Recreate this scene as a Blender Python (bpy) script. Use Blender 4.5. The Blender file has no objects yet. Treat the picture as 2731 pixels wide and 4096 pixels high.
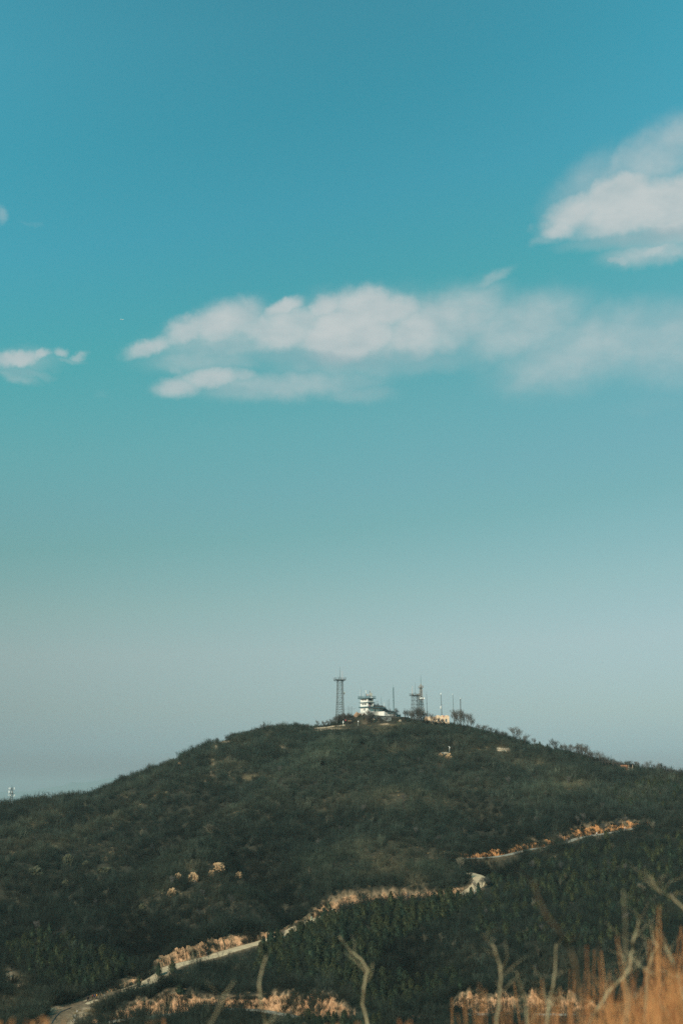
import bpy, bmesh, math, random
import numpy as np
from mathutils import Vector, Matrix, noise as mnoise

rng = random.Random(11)
nr = np.random.default_rng(11)
SC = bpy.context.scene
COL = SC.collection

# ------------------------------------------------------------------ camera model
F, PW, PH = 5688.9, 2731.0, 4096.0
PITCH = math.atan((3200 - PH / 2) / F)
CP, SP = math.cos(PITCH), math.sin(PITCH)


def ray(u, v):
    a = (u - PW / 2) / F
    w = -(v - PH / 2) / F
    return a, CP - w * SP, SP + w * CP


def at(u, v, D):
    """World point at horizontal depth D metres in the direction measured for a spot of the place."""
    x, y, z = ray(u, v)
    k = D / y
    return Vector((x * k, D, z * k))


def slopes(u, v):
    x, y, z = ray(u, v)
    return x / y, z / y


# ------------------------------------------------------------------ tagging
def tag(o, label=None, cat=None, group=None, kind=None):
    if label: o['label'] = label
    if cat: o['category'] = cat
    if group: o['group'] = group
    if kind: o['kind'] = kind
    return o


def empty(name, loc, rz=0.0, label=None, cat=None, group=None):
    o = bpy.data.objects.new(name, None)
    o.empty_display_size = 0.3
    o.location = loc
    o.rotation_euler = (0, 0, rz)
    COL.objects.link(o)
    return tag(o, label, cat, group)


def copy_tree(root, loc, rz, scale):
    c = root.copy(); COL.objects.link(c)
    c.location = loc; c.rotation_euler = (0, 0, rz)
    c.scale = scale if hasattr(scale, '__len__') else (scale,) * 3
    for ch in root.children:
        d = ch.copy(); COL.objects.link(d); d.parent = c
        for g in ch.children:
            e = g.copy(); COL.objects.link(e); e.parent = d
    return c


# ------------------------------------------------------------------ mesh builder
class MB:
    def __init__(self):
        self.v, self.f = [], []

    def add(self, vs, fs):
        n = len(self.v)
        self.v.extend([tuple(p) for p in vs])
        self.f.extend([tuple(i + n for i in f) for f in fs])

    def box(self, lo, hi):
        x0, y0, z0 = lo; x1, y1, z1 = hi
        self.add([(x0, y0, z0), (x1, y0, z0), (x1, y1, z0), (x0, y1, z0), (x0, y0, z1), (x1, y0, z1), (x1, y1, z1), (x0, y1, z1)],
                 [(0, 3, 2, 1), (4, 5, 6, 7), (0, 1, 5, 4), (1, 2, 6, 5), (2, 3, 7, 6), (3, 0, 4, 7)])
        return self

    def prism(self, poly, y0, y1):
        """Closed prism over a polygon in the x-z plane, from y0 to y1."""
        n = len(poly)
        vs = [(x, y0, z) for x, z in poly] + [(x, y1, z) for x, z in poly]
        fs = [tuple(range(n)), tuple(range(2 * n - 1, n - 1, -1))]
        fs += [(i, n + i, n + (i + 1) % n, (i + 1) % n) for i in range(n)]
        self.add(vs, fs)
        return self

    def tube(self, pts, rad, sides=4, cap=True):
        pts = [Vector(p) for p in pts]
        n = len(pts)
        vs, fs = [], []
        ref = Vector((0.31, 0.95, 0.12))
        for i, p in enumerate(pts):
            d = (pts[min(i + 1, n - 1)] - pts[max(i - 1, 0)])
            d = d.normalized() if d.length > 1e-9 else Vector((0, 0, 1))
            if abs(d.dot(ref)) > 0.95: ref = Vector((0.95, -0.2, 0.3))
            a = d.cross(ref).normalized(); b = d.cross(a)
            r = rad[i] if hasattr(rad, '__len__') else rad
            for k in range(sides):
                t = 2 * math.pi * (k + 0.5) / sides
                vs.append(p + a * (r * math.cos(t)) + b * (r * math.sin(t)))
        for i in range(n - 1):
            for k in range(sides):
                k2 = (k + 1) % sides
                fs.append((i * sides + k, i * sides + k2, (i + 1) * sides + k2, (i + 1) * sides + k))
        if cap:
            fs.append(tuple(range(sides - 1, -1, -1)))
            fs.append(tuple((n - 1) * sides + k for k in range(sides)))
        self.add(vs, fs)
        return self

    def bar(self, p, q, r, sides=4):
        return self.tube([p, q], r, sides)

    def disc(self, c, axis, r, t, sides=16, bulge=0.0):
        """Round slab or shallow dish: centre, axis, radius, thickness."""
        c = Vector(c); d = Vector(axis).normalized()
        prof = [(0.02, -t / 2 - bulge), (r * 0.6, -t / 2 - bulge * 0.65), (r, -t / 2), (r, t / 2), (0.02, t / 2)]
        pts = [c + d * h for _, h in prof]
        ref = Vector((0, 0, 1)) if abs(d.z) < 0.9 else Vector((1, 0, 0))
        a = d.cross(ref).normalized(); b = d.cross(a)
        vs, fs = [], []
        for (rr, h) in prof:
            for k in range(sides):
                t2 = 2 * math.pi * k / sides
                vs.append(c + d * h + a * (rr * math.cos(t2)) + b * (rr * math.sin(t2)))
        for i in range(len(prof) - 1):
            for k in range(sides):
                k2 = (k + 1) % sides
                fs.append((i * sides + k, i * sides + k2, (i + 1) * sides + k2, (i + 1) * sides + k))
        fs.append(tuple(range(sides - 1, -1, -1))); fs.append(tuple((len(prof) - 1) * sides + k for k in range(sides)))
        self.add(vs, fs)
        return self

    def mesh(self, name, m=None, smooth=False):
        me = bpy.data.meshes.new(name)
        me.from_pydata(self.v, [], self.f)
        if m: me.materials.append(m)
        if smooth: me.polygons.foreach_set('use_smooth', [True] * len(me.polygons))
        me.update()
        return me

    def build(self, name, m, parent=None, smooth=False):
        o = bpy.data.objects.new(name, self.mesh(name, m, smooth))
        COL.objects.link(o)
        o.parent = parent
        return o


# ------------------------------------------------------------------ materials
def new_mat(name):
    m = bpy.data.materials.new(name); m.use_nodes = True
    nt = m.node_tree
    b = nt.nodes['Principled BSDF']
    b.inputs['Specular IOR Level'].default_value = 0.2
    return m, nt, b


def mat(name, c1, c2=None, scale=1.0, rough=0.9, bump=0.0, metal=0.0, detail=6.0, stretch=None):
    m, nt, b = new_mat(name)
    b.inputs['Roughness'].default_value = rough
    b.inputs['Metallic'].default_value = metal
    c2 = c2 or tuple(x * 0.75 for x in c1)
    tc = nt.nodes.new('ShaderNodeTexCoord'); nz = nt.nodes.new('ShaderNodeTexNoise')
    nz.inputs['Scale'].default_value = scale; nz.inputs['Detail'].default_value = detail
    src = tc.outputs['Object']
    if stretch:
        mp = nt.nodes.new('ShaderNodeMapping'); mp.inputs['Scale'].default_value = stretch
        nt.links.new(src, mp.inputs[0]); src = mp.outputs[0]
    nt.links.new(src, nz.inputs['Vector'])
    r = nt.nodes.new('ShaderNodeValToRGB')
    r.color_ramp.elements[0].position = 0.35; r.color_ramp.elements[1].position = 0.65
    r.color_ramp.elements[0].color = (*c2, 1); r.color_ramp.elements[1].color = (*c1, 1)
    nt.links.new(nz.outputs['Fac'], r.inputs[0]); nt.links.new(r.outputs[0], b.inputs['Base Color'])
    if bump:
        bp = nt.nodes.new('ShaderNodeBump'); bp.inputs['Strength'].default_value = 1.0; bp.inputs['Distance'].default_value = bump
        nt.links.new(nz.outputs['Fac'], bp.inputs['Height']); nt.links.new(bp.outputs[0], b.inputs['Normal'])
    return m


M = {}
M['white'] = mat('white_render', (0.80, 0.77, 0.72), (0.70, 0.67, 0.62), 0.6, 0.8, stretch=(1, 1, 0.3))
M['cream'] = mat('cream_render', (0.62, 0.58, 0.50), (0.52, 0.48, 0.42), 0.5, 0.85, stretch=(1, 1, 0.3))
M['teal'] = mat('teal_paint', (0.10, 0.175, 0.19), (0.07, 0.13, 0.145), 0.8, 0.6)
M['darkroof'] = mat('dark_roofing', (0.035, 0.055, 0.058), (0.025, 0.04, 0.045), 1.5, 0.7)
M['grey'] = mat('grey_render', (0.27, 0.27, 0.25), (0.2, 0.2, 0.19), 0.8, 0.9)
M['glass'] = mat('dark_glass', (0.03, 0.045, 0.05), (0.015, 0.02, 0.025), 0.7, 0.15)
M['frame'] = mat('white_frame', (0.7, 0.69, 0.66), None, 2, 0.5)
M['steel'] = mat('galvanised_steel', (0.11, 0.125, 0.125), (0.07, 0.082, 0.085), 0.7, 0.6)
M['palesteel'] = mat('weathered_steel', (0.33, 0.30, 0.27), (0.2, 0.18, 0.165), 0.6, 0.7)
M['whiteplastic'] = mat('white_plastic', (0.82, 0.81, 0.78), (0.75, 0.74, 0.7), 1.5, 0.45)
M['pinkish'] = mat('pale_pink_fibreglass', (0.62, 0.48, 0.44), None, 1.5, 0.5)
M['salmon'] = mat('salmon_stone', (0.84, 0.61, 0.42), (0.66, 0.44, 0.28), 0.9, 0.9, 0.05)
M['concrete'] = mat('pale_concrete', (0.42, 0.40, 0.36), (0.30, 0.28, 0.25), 1.2, 0.9)
M['rust'] = mat('rusty_brick', (0.36, 0.17, 0.09), (0.24, 0.12, 0.075), 1.4, 0.95)
M['wood'] = mat('weathered_wood', (0.28, 0.19, 0.11), (0.2, 0.13, 0.08), 2.0, 0.9)
M['red'] = mat('red_paint', (0.42, 0.05, 0.05), None, 1, 0.6)
M['ink'] = mat('dark_lettering', (0.04, 0.06, 0.06), None, 2, 0.8)
M['asphalt'] = mat('worn_concrete_road', (0.53, 0.40, 0.255), (0.42, 0.31, 0.195), 0.35, 0.95, detail=9)
M['greyroad'] = mat('grey_track', (0.30, 0.27, 0.22), (0.22, 0.20, 0.165), 0.35, 0.95, detail=9)
M['rock_warm'] = mat('warm_granite', (0.50, 0.31, 0.165), (0.18, 0.12, 0.07), 0.9, 0.95, 0.25, detail=9)
M['rock_moss'] = mat('lichen_granite', (0.085, 0.078, 0.042), (0.028, 0.036, 0.024), 0.9, 0.95, 0.25, detail=9)
M['stonewall'] = mat('pale_stone', (0.50, 0.40, 0.29), (0.30, 0.25, 0.19), 1.6, 0.95, 0.1)
M['bark'] = mat('dark_bark', (0.060, 0.052, 0.042), (0.04, 0.036, 0.03), 3.0, 0.95)
M['palebark'] = mat('pale_bark', (0.155, 0.135, 0.095), (0.10, 0.09, 0.065), 3.0, 0.95)
M['twig'] = mat('dark_twigs', (0.105, 0.098, 0.086), (0.075, 0.071, 0.065), 1.0, 0.95)
M['paletwig'] = mat('pale_twigs', (0.14, 0.125, 0.085), (0.09, 0.083, 0.06), 1.0, 0.95)
M['stalk'] = mat('bleached_branch', (0.42, 0.335, 0.20), (0.24, 0.19, 0.115), 9.0, 0.85)
M['browntwig'] = mat('brown_branch', (0.20, 0.12, 0.06), (0.13, 0.08, 0.045), 9.0, 0.85)
HAZE = 5e-5
SUN_E = 4.5
USE_DENOISE = False
GRADE_MAX = 1.7
SKY_SHIFT = 0.2
CLOUD_C = (.55, .60, .60)
CLOUD_G = (.27, .42, .46)
SKY_GRADE = [(20, (0.403, 1.484, 1.145)), (400, (0.335, 1.411, 1.092)), (800, (0.368, 1.365, 1.056)), (1250, (0.388, 1.269, 0.877)), (1700, (0.563, 1.103, 0.788)), (1950, (0.605, 0.978, 0.726)), (2120, (0.611, 0.914, 0.675)), (2400, (0.780, 0.879, 0.692)), (2600, (0.842, 0.833, 0.733)), (2850, (0.668, 0.718, 0.743)), (3000, (0.542, 0.667, 0.842)), (3150, (0.393, 0.336, 0.537))]

# ------------------------------------------------------------------ the hill as a height field
def E(v): return slopes(0, v)[1]


SKY_UV = [(-700, 3330), (-300, 3270), (0, 3232), (174, 3203), (331, 3189), (418, 3158), (557, 3108), (697, 3048), (836, 2984), (923, 2954), (1045, 2926), (1120, 2914), (1185, 2911),
          (1254, 2914), (1394, 2899), (1470, 2889), (1560, 2884), (1650, 2890), (1742, 2899), (1881, 2918), (2003, 2952), (2125, 2988), (2265, 3020), (2439, 3064),
          (2613, 3087), (2731, 3104), (3000, 3150), (3500, 3260)]
sky_a = np.array([slopes(u, v)[0] for u, v in SKY_UV]); sky_e = np.array([slopes(u, v)[1] for u, v in SKY_UV])
DSKY_U = [(-700, 760), (0, 900), (400, 930), (836, 975), (1254, 1006), (1500, 1012), (1800, 1006), (2125, 970), (2500, 925), (2731, 900), (3500, 780)]
dsk_a = np.array([slopes(u, 3000)[0] for u, _ in DSKY_U]); dsk_d = np.array([d for _, d in DSKY_U], float)
aa = np.linspace(-1.6, 1.6, 6401)


def smooth_tab(xs, ys, k):
    t = np.interp(aa, xs, ys)
    ker = np.hanning(k); ker /= ker.sum()
    return np.convolve(np.pad(t, k // 2, mode='edge'), ker, mode='valid')[:len(aa)]


ESKY = smooth_tab(sky_a, sky_e, 17); DSKY = smooth_tab(dsk_a, dsk_d, 101)
E0, DB = E(4096), 490.0
ss = np.linspace(0, 1, 2001); gg = 0.8 * ss + 0.2 * ss ** 5


def vnoise(x, y, scale, seed, octv=4):
    """Value noise with smooth interpolation, vectorised."""
    out = np.zeros_like(x, dtype=float); amp = 1.0; tot = 0
    for o in range(octv):
        r = np.random.default_rng(seed * 31 + o); g = r.random((256, 256))
        fx = x / scale * 2 ** o; fy = y / scale * 2 ** o
        ix = np.floor(fx).astype(int); iy = np.floor(fy).astype(int)
        tx = fx - ix; ty = fy - iy
        tx = tx * tx * (3 - 2 * tx); ty = ty * ty * (3 - 2 * ty)
        A = g[ix % 256, iy % 256]; B = g[(ix + 1) % 256, iy % 256]; Cc = g[ix % 256, (iy + 1) % 256]; Dd = g[(ix + 1) % 256, (iy + 1) % 256]
        out += amp * ((A * (1 - tx) + B * tx) * (1 - ty) + (Cc * (1 - tx) + Dd * tx) * ty)
        tot += amp; amp *= 0.5
    return out / tot * 2 - 1


def sstep(a, b, x):
    t = np.clip((x - a) / (b - a), 0, 1)
    return t * t * (3 - 2 * t)


def base_e(a, D):
    es = np.interp(a, aa, ESKY); ds = np.interp(a, aa, DSKY)
    t = (D - DB) / (ds - DB)
    s = np.where(t < 0, t / 0.8, np.interp(np.clip(t, 0, 1), gg, ss))
    return E0 + (es - E0) * np.minimum(s, 1.0), np.maximum(D - ds, 0)


def base_px(u, v):
    a, e = slopes(u, v)
    es = np.interp(a, aa, ESKY); ds = np.interp(a, aa, DSKY)
    s = (e - E0) / (es - E0)
    t = s * 0.8 if s < 0 else np.interp(s, ss, gg)
    D = DB + (ds - DB) * t
    return np.array([a * D, D, e * D])


RIDGES = [([(-100, 3560), (150, 3480), (420, 3330), (700, 3190), (900, 3120)], 4.0, 14),
          ([(0, 3400), (250, 3290), (480, 3190), (640, 3110)], 3.0, 10),
          ([(850, 3310), (1050, 3230), (1250, 3120), (1330, 3020)], 3.5, 18),
          ([(1050, 3640), (1300, 3520), (1500, 3380), (1600, 3230)], 3.0, 22),
          ([(1690, 3535), (1790, 3505)], 3.0, 13),
          ([(2100, 3330), (2200, 3220), (2250, 3120)], 3.0, 20),
          ([(400, 3700), (650, 3550), (850, 3440)], 3.0, 24)]
GULLIES = [([(1180, 3700), (1150, 3600), (1020, 3500), (980, 3400)], 5.0, 13),
           ([(620, 3860), (560, 3740), (420, 3620)], 4.0, 13),
           ([(1960, 3480), (1990, 3380), (1950, 3250)], 3.0, 14),
           ([(1600, 3760), (1620, 3900), (1600, 4010)], 3.0, 16),
           ([(600, 3440), (760, 3330), (880, 3230)], 2.5, 14)]


def dist_poly(x, y, P):
    best = np.full(x.shape, 1e9)
    for (ax, ay), (bx, by) in zip(P[:-1], P[1:]):
        dx, dy = bx - ax, by - ay
        t = np.clip(((x - ax) * dx + (y - ay) * dy) / (dx * dx + dy * dy), 0, 1)
        best = np.minimum(best, np.hypot(x - ax - t * dx, y - ay - t * dy))
    return best


RP = [(np.array([base_px(u, v)[:2] for u, v in pl]), amp, w) for pl, amp, w in RIDGES] + \
     [(np.array([base_px(u, v)[:2] for u, v in pl]), -amp, w) for pl, amp, w in GULLIES]
NEAR_Y = [-400, -60, -10, 0, 7, 20, 60, 150, 300, 430]
NEAR_Z = [20, 3, -1.0, -1.5, -2.6, -6, -22, -55, -80, -82]


def height0(x, y):
    """The natural slope, before roads are cut into it."""
    yy = np.maximum(y, 1.0)
    a = np.clip(x / yy, -1.5, 1.5)
    D = np.clip(y, 380, None)
    e, past = base_e(a, D)
    z = e * D
    top = np.exp(-((a - slopes(1560, 2880)[0]) / 0.055) ** 2)
    edge = 6 + 48 * top
    p = np.maximum(past - edge, 0)
    z = z - (p * p / (2 * 40.0)) * (p < 40) - (p >= 40) * (20 + (p - 40) * 0.6)
    amp = sstep(430, 520, D) * (1 - 0.85 * sstep(-60, 0, D - np.interp(a, aa, DSKY)))
    z = z + amp * (4.2 * vnoise(x, y, 62, 3, 3) + 1.3 * vnoise(x, y, 19, 5, 3))
    m = (y > 450) & (y < 1050) & (np.abs(a) < 0.34)
    if m.any():
        add = np.zeros(m.sum())
        for P, am, w in RP:
            d = dist_poly(x[m], y[m], P)
            add += 1.7 * am * np.exp(-(d / w) ** 2)
        z[m] += add * amp[m]
    plain = -75 + 6 * vnoise(x, y, 1500, 9)
    z = np.maximum(z, plain) if True else z
    k = sstep(1150, 1500, y); z = z * (1 - k) + plain * k
    zn = np.interp(y, NEAR_Y, NEAR_Z) + 0.06 * vnoise(x, y, 1.5, 12) * sstep(30, 0, np.abs(y))
    zn = zn + 0.62 * sstep(-0.3, 1.3, x) * sstep(14, 5, y) * sstep(-2, 1, y) - 0.0
    k = sstep(385, 450, y)
    return zn * (1 - k) + z * k


# ------------------------------------------------------------------ roads
ROADS = {
    'lower': dict(px=[(170, 4150), (212, 4096), (258, 4054), (310, 4026), (367, 4003), (436, 3985), (499, 3963), (551, 3945), (608, 3921), (643, 3899), (677, 3872), (723, 3856), (786, 3841),
                      (861, 3822), (886, 3812), (972, 3787), (1047, 3767), (1121, 3744), (1156, 3728), (1202, 3704), (1259, 3681), (1317, 3660), (1374, 3646), (1431, 3635), (1518, 3624),
                      (1604, 3614), (1700, 3605), (1788, 3595), (1843, 3583), (1885, 3558), (1913, 3532), (1917, 3512), (1900, 3500), (1868, 3490)],
                  hb=[(0, 0), (200, 0.6), (430, 1.0), (550, 2.2), (630, 1.2), (670, 4.5), (760, 6), (880, 6.5), (960, 6), (1087, 3), (1150, 1.0), (1260, 2.0), (1300, 5.5), (1500, 5), (1700, 4.5), (1857, 3.5), (1895, 1), (1930, 0.5)], w=3.6),
    'upper': dict(px=[(1740, 3436), (1790, 3434), (1860, 3433), (1946, 3430), (2026, 3419), (2119, 3397), (2222, 3381), (2312, 3352), (2408, 3335), (2498, 3320), (2560, 3308), (2640, 3303), (2760, 3296)],
                  hb=[(1740, 0.8), (1790, 2.2), (1880, 2.4), (2000, 3.2), (2120, 2.5), (2230, 3.5), (2300, 3.8), (2340, 4), (2385, 5.5), (2430, 4), (2480, 4), (2530, 4.5), (2600, 3), (2640, 0.6), (2760, 0.5)], w=2.2),
    'valley': dict(px=[(330, 4120), (420, 4090), (505, 4077), (603, 4066), (746, 4051), (857, 4038), (960, 4037), (1060, 4044), (1127, 4056), (1236, 4074), (1330, 4086), (1450, 4090), (1600, 4080), (1750, 4064),
                       (1836, 4058), (2000, 4056), (2300, 4058), (2500, 4060), (2800, 4066)],
                   hb=[(330, 0.5), (500, 3), (560, 5), (650, 6), (800, 5.5), (900, 3.5), (1020, 4.5), (1080, 6.5), (1200, 8), (1310, 7.5), (1374, 5), (1480, 1), (1800, 1.5), (1850, 7), (2000, 8), (2290, 7), (2400, 3), (2800, 1)], w=2.0),
}


def catmull(P, step):
    P = np.array(P); out = []
    Q = np.vstack([2 * P[0] - P[1], P, 2 * P[-1] - P[-2]])
    for i in range(1, len(Q) - 2):
        p0, p1, p2, p3 = Q[i - 1:i + 3]
        n = max(2, int(np.linalg.norm(p2 - p1) / step))
        for t in np.linspace(0, 1, n, endpoint=False):
            out.append(0.5 * ((2 * p1) + (-p0 + p2) * t + (2 * p0 - 5 * p1 + 4 * p2 - p3) * t * t + (-p0 + 3 * p1 - 3 * p2 + p3) * t ** 3))
    out.append(P[-1])
    return np.array(out)


def box_smooth(a, k):
    ker = np.ones(k) / k
    return np.convolve(np.pad(a, (k // 2, k - 1 - k // 2), mode='edge'), ker, mode='valid')


for R in ROADS.values():
    R['us'] = [p[0] for p in R['px']]
    pts = catmull([[*base_px(u, v), u] for u, v in R['px']], 1.2)
    for c in (0, 1): pts[:, c] = box_smooth(pts[:, c], 9)
    pts[:, 2] = box_smooth(pts[:, 2], 15)
    R['pts'] = pts[:, :3]
    R['u'] = pts[:, 3]
    R['h'] = np.interp(pts[:, 3], [h[0] for h in R['hb']], [h[1] for h in R['hb']])
    if R is ROADS['lower']:
        late = np.arange(len(pts)) > len(pts) - 34
        R['h'] = np.where(late, np.minimum(R['h'], 1.2), R['h'])
    t = np.gradient(R['pts'][:, :2], axis=0); t /= np.linalg.norm(t, axis=1)[:, None]
    R['t'] = t
    nv = vnoise(np.arange(len(pts)) * 1.2, np.zeros(len(pts)), 16, 91, 3)
    R['h'] = np.maximum(0.9 * R['h'] * (0.9 + (0.8 if R is ROADS['upper'] else 0.35) * nv), 0.2)


OPEN = {'lower': [(0, 1), (1100, 1), (1165, .15), (1225, .2), (1245, .9), (1290, .8), (1310, .1), (1680, .1), (1720, .5), (1825, .5), (1850, 1), (1930, 1)], 'upper': [(1700, .1), (1930, .1), (1960, .7), (2020, .7), (2050, .15), (2120, .5), (2160, .1), (2220, .2), (2260, .6), (2300, .3), (2400, .6), (2440, .1), (2480, .6), (2520, .1), (2760, .1)],
        'valley': [(300, .2), (480, .5), (560, .2), (600, .7), (760, .5), (800, .1), (1020, .5), (1120, .9), (1230, .8), (1350, .5), (1400, .1), (1820, .1), (1850, .6), (2300, .6), (2330, .1), (2800, .1)]}
for key, R in ROADS.items(): R['open'] = np.interp(R['u'], [q[0] for q in OPEN[key]], [q[1] for q in OPEN[key]])


def bank_w(h): return 0.5 * h + 0.25


def carve(x, y, z):
    """Flatten the road beds, raise the cut banks above them. Returns z and a cut-bank mask."""
    mask = np.zeros_like(x); rd = np.full(x.shape, 99.0); edge = np.zeros_like(x)
    for R in ROADS.values():
        P = R['pts']
        lo = P.min(0) - 45; hi = P.max(0) + 45
        idx = np.where((x > lo[0]) & (x < hi[0]) & (y > lo[1]) & (y < hi[1]))[0]
        for ch in np.array_split(idx, max(1, len(idx) // 4000)):
            d2 = (x[ch, None] - P[None, :, 0]) ** 2 + (y[ch, None] - P[None, :, 1]) ** 2
            j = d2.argmin(1); d = np.sqrt(d2[np.arange(len(ch)), j])
            dx = x[ch] - P[j, 0]; dy = y[ch] - P[j, 1]
            side = R['t'][j, 0] * dy - R['t'][j, 1] * dx
            end = (j == 0) | (j == len(P) - 1)
            w = R['w']; h = R['h'][j]; zr = P[j, 2]
            up = side > 0
            bw = bank_w(h)
            # uphill
            q = np.clip((d - w - 0.9) / bw, 0, 1)
            raise_ = h * np.where(d > w, q * q * (3 - 2 * q) * 0.6 + 0.4 * q, 0) * np.exp(-np.maximum(d - w - bw - 4, 0) / 9.0)
            flat = sstep(w + 5.5, w + 0.4, d)
            zz = z[ch]
            zu = zz * (1 - flat) + zr * flat + raise_
            fd = sstep(w + 4.5, w + 0.6, d)
            zd = zz * (1 - fd) + (zr - 0.12) * fd
            znew = np.where(up, zu, zd)
            k = np.where(end, sstep(8, 1, d), 1.0)
            z[ch] = zz * (1 - k) + znew * k
            mk = np.where(up & (h > 0.9), sstep(w + 0.2, w + 0.8, d) * sstep(w + bw + 1.3, w + bw + 0.3, d), 0) * np.clip(h / 2.5, 0, 1)
            op = R['open'][j]; verge = sstep(w + 2.2, w + 0.4, d) * 0.6 * np.where(up, 1, op)
            edge[ch] = np.maximum(edge[ch], np.where(~up, sstep(w + 11, w + 2.5, d) * op, 0) * k)
            mask[ch] = np.maximum(mask[ch], np.maximum(mk, verge) * k)
            rd[ch] = np.minimum(rd[ch], np.where(end, 99, d - w))
    return z, mask, rd, edge


# level ground for the buildings on the summit
PADS = []


def pads(x, y, z):
    for (cx, cy, r, zz) in PADS:
        k = sstep(r * 1.5, r * 0.85, np.hypot(x - cx, y - cy))
        if r > 20: k = k * sstep(-9.9, -9.3, (-(x - SITE.x) + (y - SITE.y)) * 0.7071)     # the terrace ends at its retaining wall
        z = z * (1 - k) + zz * k
    return z


SITE = at(1470.6, 2865, 1022)               # near corner of the station building
PADS.append((SITE.x + 6, 1034, 26, SITE.z + 0.3))
PADS.append((at(1750, 2900, 1026).x, 1030, 12, at(1750, 2907, 1026).z))

# grid
ga = np.concatenate([np.linspace(-1.5, -0.31, 18), np.arange(-0.295, 0.2951, 0.0016), np.linspace(0.31, 1.5, 18)])
gd = np.concatenate([np.arange(-80, -10, 10), np.arange(-10, 12, 1.0), np.arange(12, 60, 4), np.arange(60, 420, 12), np.arange(420, 1085, 1.5), np.arange(1085, 1400, 16), 1400 * 1.13 ** np.arange(0, 26)])
GA, GD = np.meshgrid(ga, gd)
GX = (GA * np.sqrt(GD ** 2 + 40 ** 2)).ravel(); GY = GD.ravel().copy()
GZ = height0(GX, GY)
GZ = pads(GX, GY, GZ)
GZ, BANK, RDIST, EDGE = carve(GX, GY, GZ)
ZG = GZ.reshape(GD.shape); RG = RDIST.reshape(GD.shape); BG = BANK.reshape(GD.shape); EG = EDGE.reshape(GD.shape)


def grid_sample(G, x, y):
    x = np.asarray(x, float); y = np.asarray(y, float)
    a = x / np.sqrt(y ** 2 + 1600)
    fi = np.interp(a, ga, np.arange(len(ga))); fj = np.interp(y, gd, np.arange(len(gd)))
    i = np.minimum(fi.astype(int), len(ga) - 2); j = np.minimum(fj.astype(int), len(gd) - 2)
    tx = fi - i; ty = fj - j
    return (G[j, i] * (1 - tx) + G[j, i + 1] * tx) * (1 - ty) + (G[j + 1, i] * (1 - tx) + G[j + 1, i + 1] * tx) * ty


def ground(x, y): return grid_sample(ZG, x, y)


def hit(u, v, d0=440.0, d1=1090.0):
    """Where a sight line from the viewpoint meets the hill: world point, or None."""
    a, e = slopes(u, v)
    D = np.arange(d0, d1, 0.6)
    dz = ground(a * D, D) - e * D
    k = np.argmax(dz >= 0)
    if dz[k] < 0: return None
    return Vector((a * D[k], D[k], float(ground(a * D[k], D[k]))))


def stand(u, v, fallback=None):
    """Like hit(), but for a foot just above the crest line: the crest itself."""
    for k in range(40):
        p = hit(u, v + k)
        if p is not None: return p
    return None


def proj(x, y, z):
    dep = y * CP + z * SP
    return PW / 2 + F * x / dep, PH / 2 - F * (-y * SP + z * CP) / dep, dep


# masks: tan dry-grass patches and bare soil, given at places on the hill
TAN = [(940, 2975, 70, 10), (860, 2990, 14, 26), (855, 3060, 14, 40), (830, 3120, 40, 16), (1130, 2990, 25, 12), (1190, 3015, 40, 8), (1060, 2940, 40, 8), (1600, 3000, 60, 18), (1530, 2935, 70, 16), (1650, 2960, 50, 12),
       (1560, 2905, 80, 12), (560, 3180, 90, 14), (500, 3230, 80, 14), (200, 3260, 60, 14), (130, 3300, 60, 14), (430, 3280, 90, 14), (180, 3380, 120, 20), (60, 3420, 80, 18), (330, 3330, 70, 16), (940, 3060, 60, 20), (1010, 3110, 70, 14),
       (2000, 2990, 40, 14), (2010, 3005, 22, 10), (2130, 3055, 80, 10), (2150, 3070, 60, 10), (2300, 3145, 70, 18), (1480, 3440, 70, 20), (1560, 3470, 80, 30), (1500, 3500, 90, 25), (1640, 3530, 70, 20),
       (40, 3905, 50, 25), (90, 3950, 40, 22), (40, 4010, 60, 18), (120, 4040, 80, 18), (200, 3850, 40, 12), (215, 3880, 40, 10), (270, 3990, 45, 14), (215, 4035, 40, 14), (300, 4075, 60, 22), (350, 4050, 40, 18), (440, 4010, 30, 12),
       (1900, 3830, 60, 12), (1830, 3890, 70, 12), (1850, 3790, 40, 8), (1940, 3450, 60, 12), (2200, 3430, 70, 10), (2550, 3620, 80, 20), (2650, 3660, 80, 14), (760, 3480, 60, 10), (1330, 2915, 60, 9), (1380, 3990, 40, 12), (1120, 3990, 60, 10)]
SOIL = [(862, 3000, 5, 20), (858, 3052, 5, 20), (846, 3095, 8, 10), (822, 3126, 14, 6), (900, 2968, 38, 4), (1330, 2916, 45, 4), (1290, 2922, 26, 4), (40, 3905, 20, 18), (75, 3945, 14, 14), (20, 4005, 30, 8), (205, 4040, 22, 10), (240, 4030, 20, 8),
        (290, 4085, 20, 25), (345, 4035, 20, 7), (270, 3985, 26, 7), (330, 4060, 18, 18), (1540, 2895, 18, 5), (1460, 2888, 14, 6), (1500, 2886, 30, 5), (2010, 3000, 24, 6), (2130, 2988, 20, 3), (188, 3858, 16, 4), (230, 3875, 14, 3), (1190, 3016, 14, 3), (1131, 2990, 8, 6)]


def px_mask(spots, x, y, z):
    u, v, _ = proj(x, y, np.maximum(z, -200))
    m = np.zeros_like(x)
    sel = (y > 430) & (y < 1080)
    for (cu, cv, ru, rv) in spots:
        q = ((u[sel] - cu) / ru) ** 2 + ((v[sel] - cv) / rv) ** 2
        m[sel] = np.maximum(m[sel], np.exp(-q * 1.2))
    return m


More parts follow.
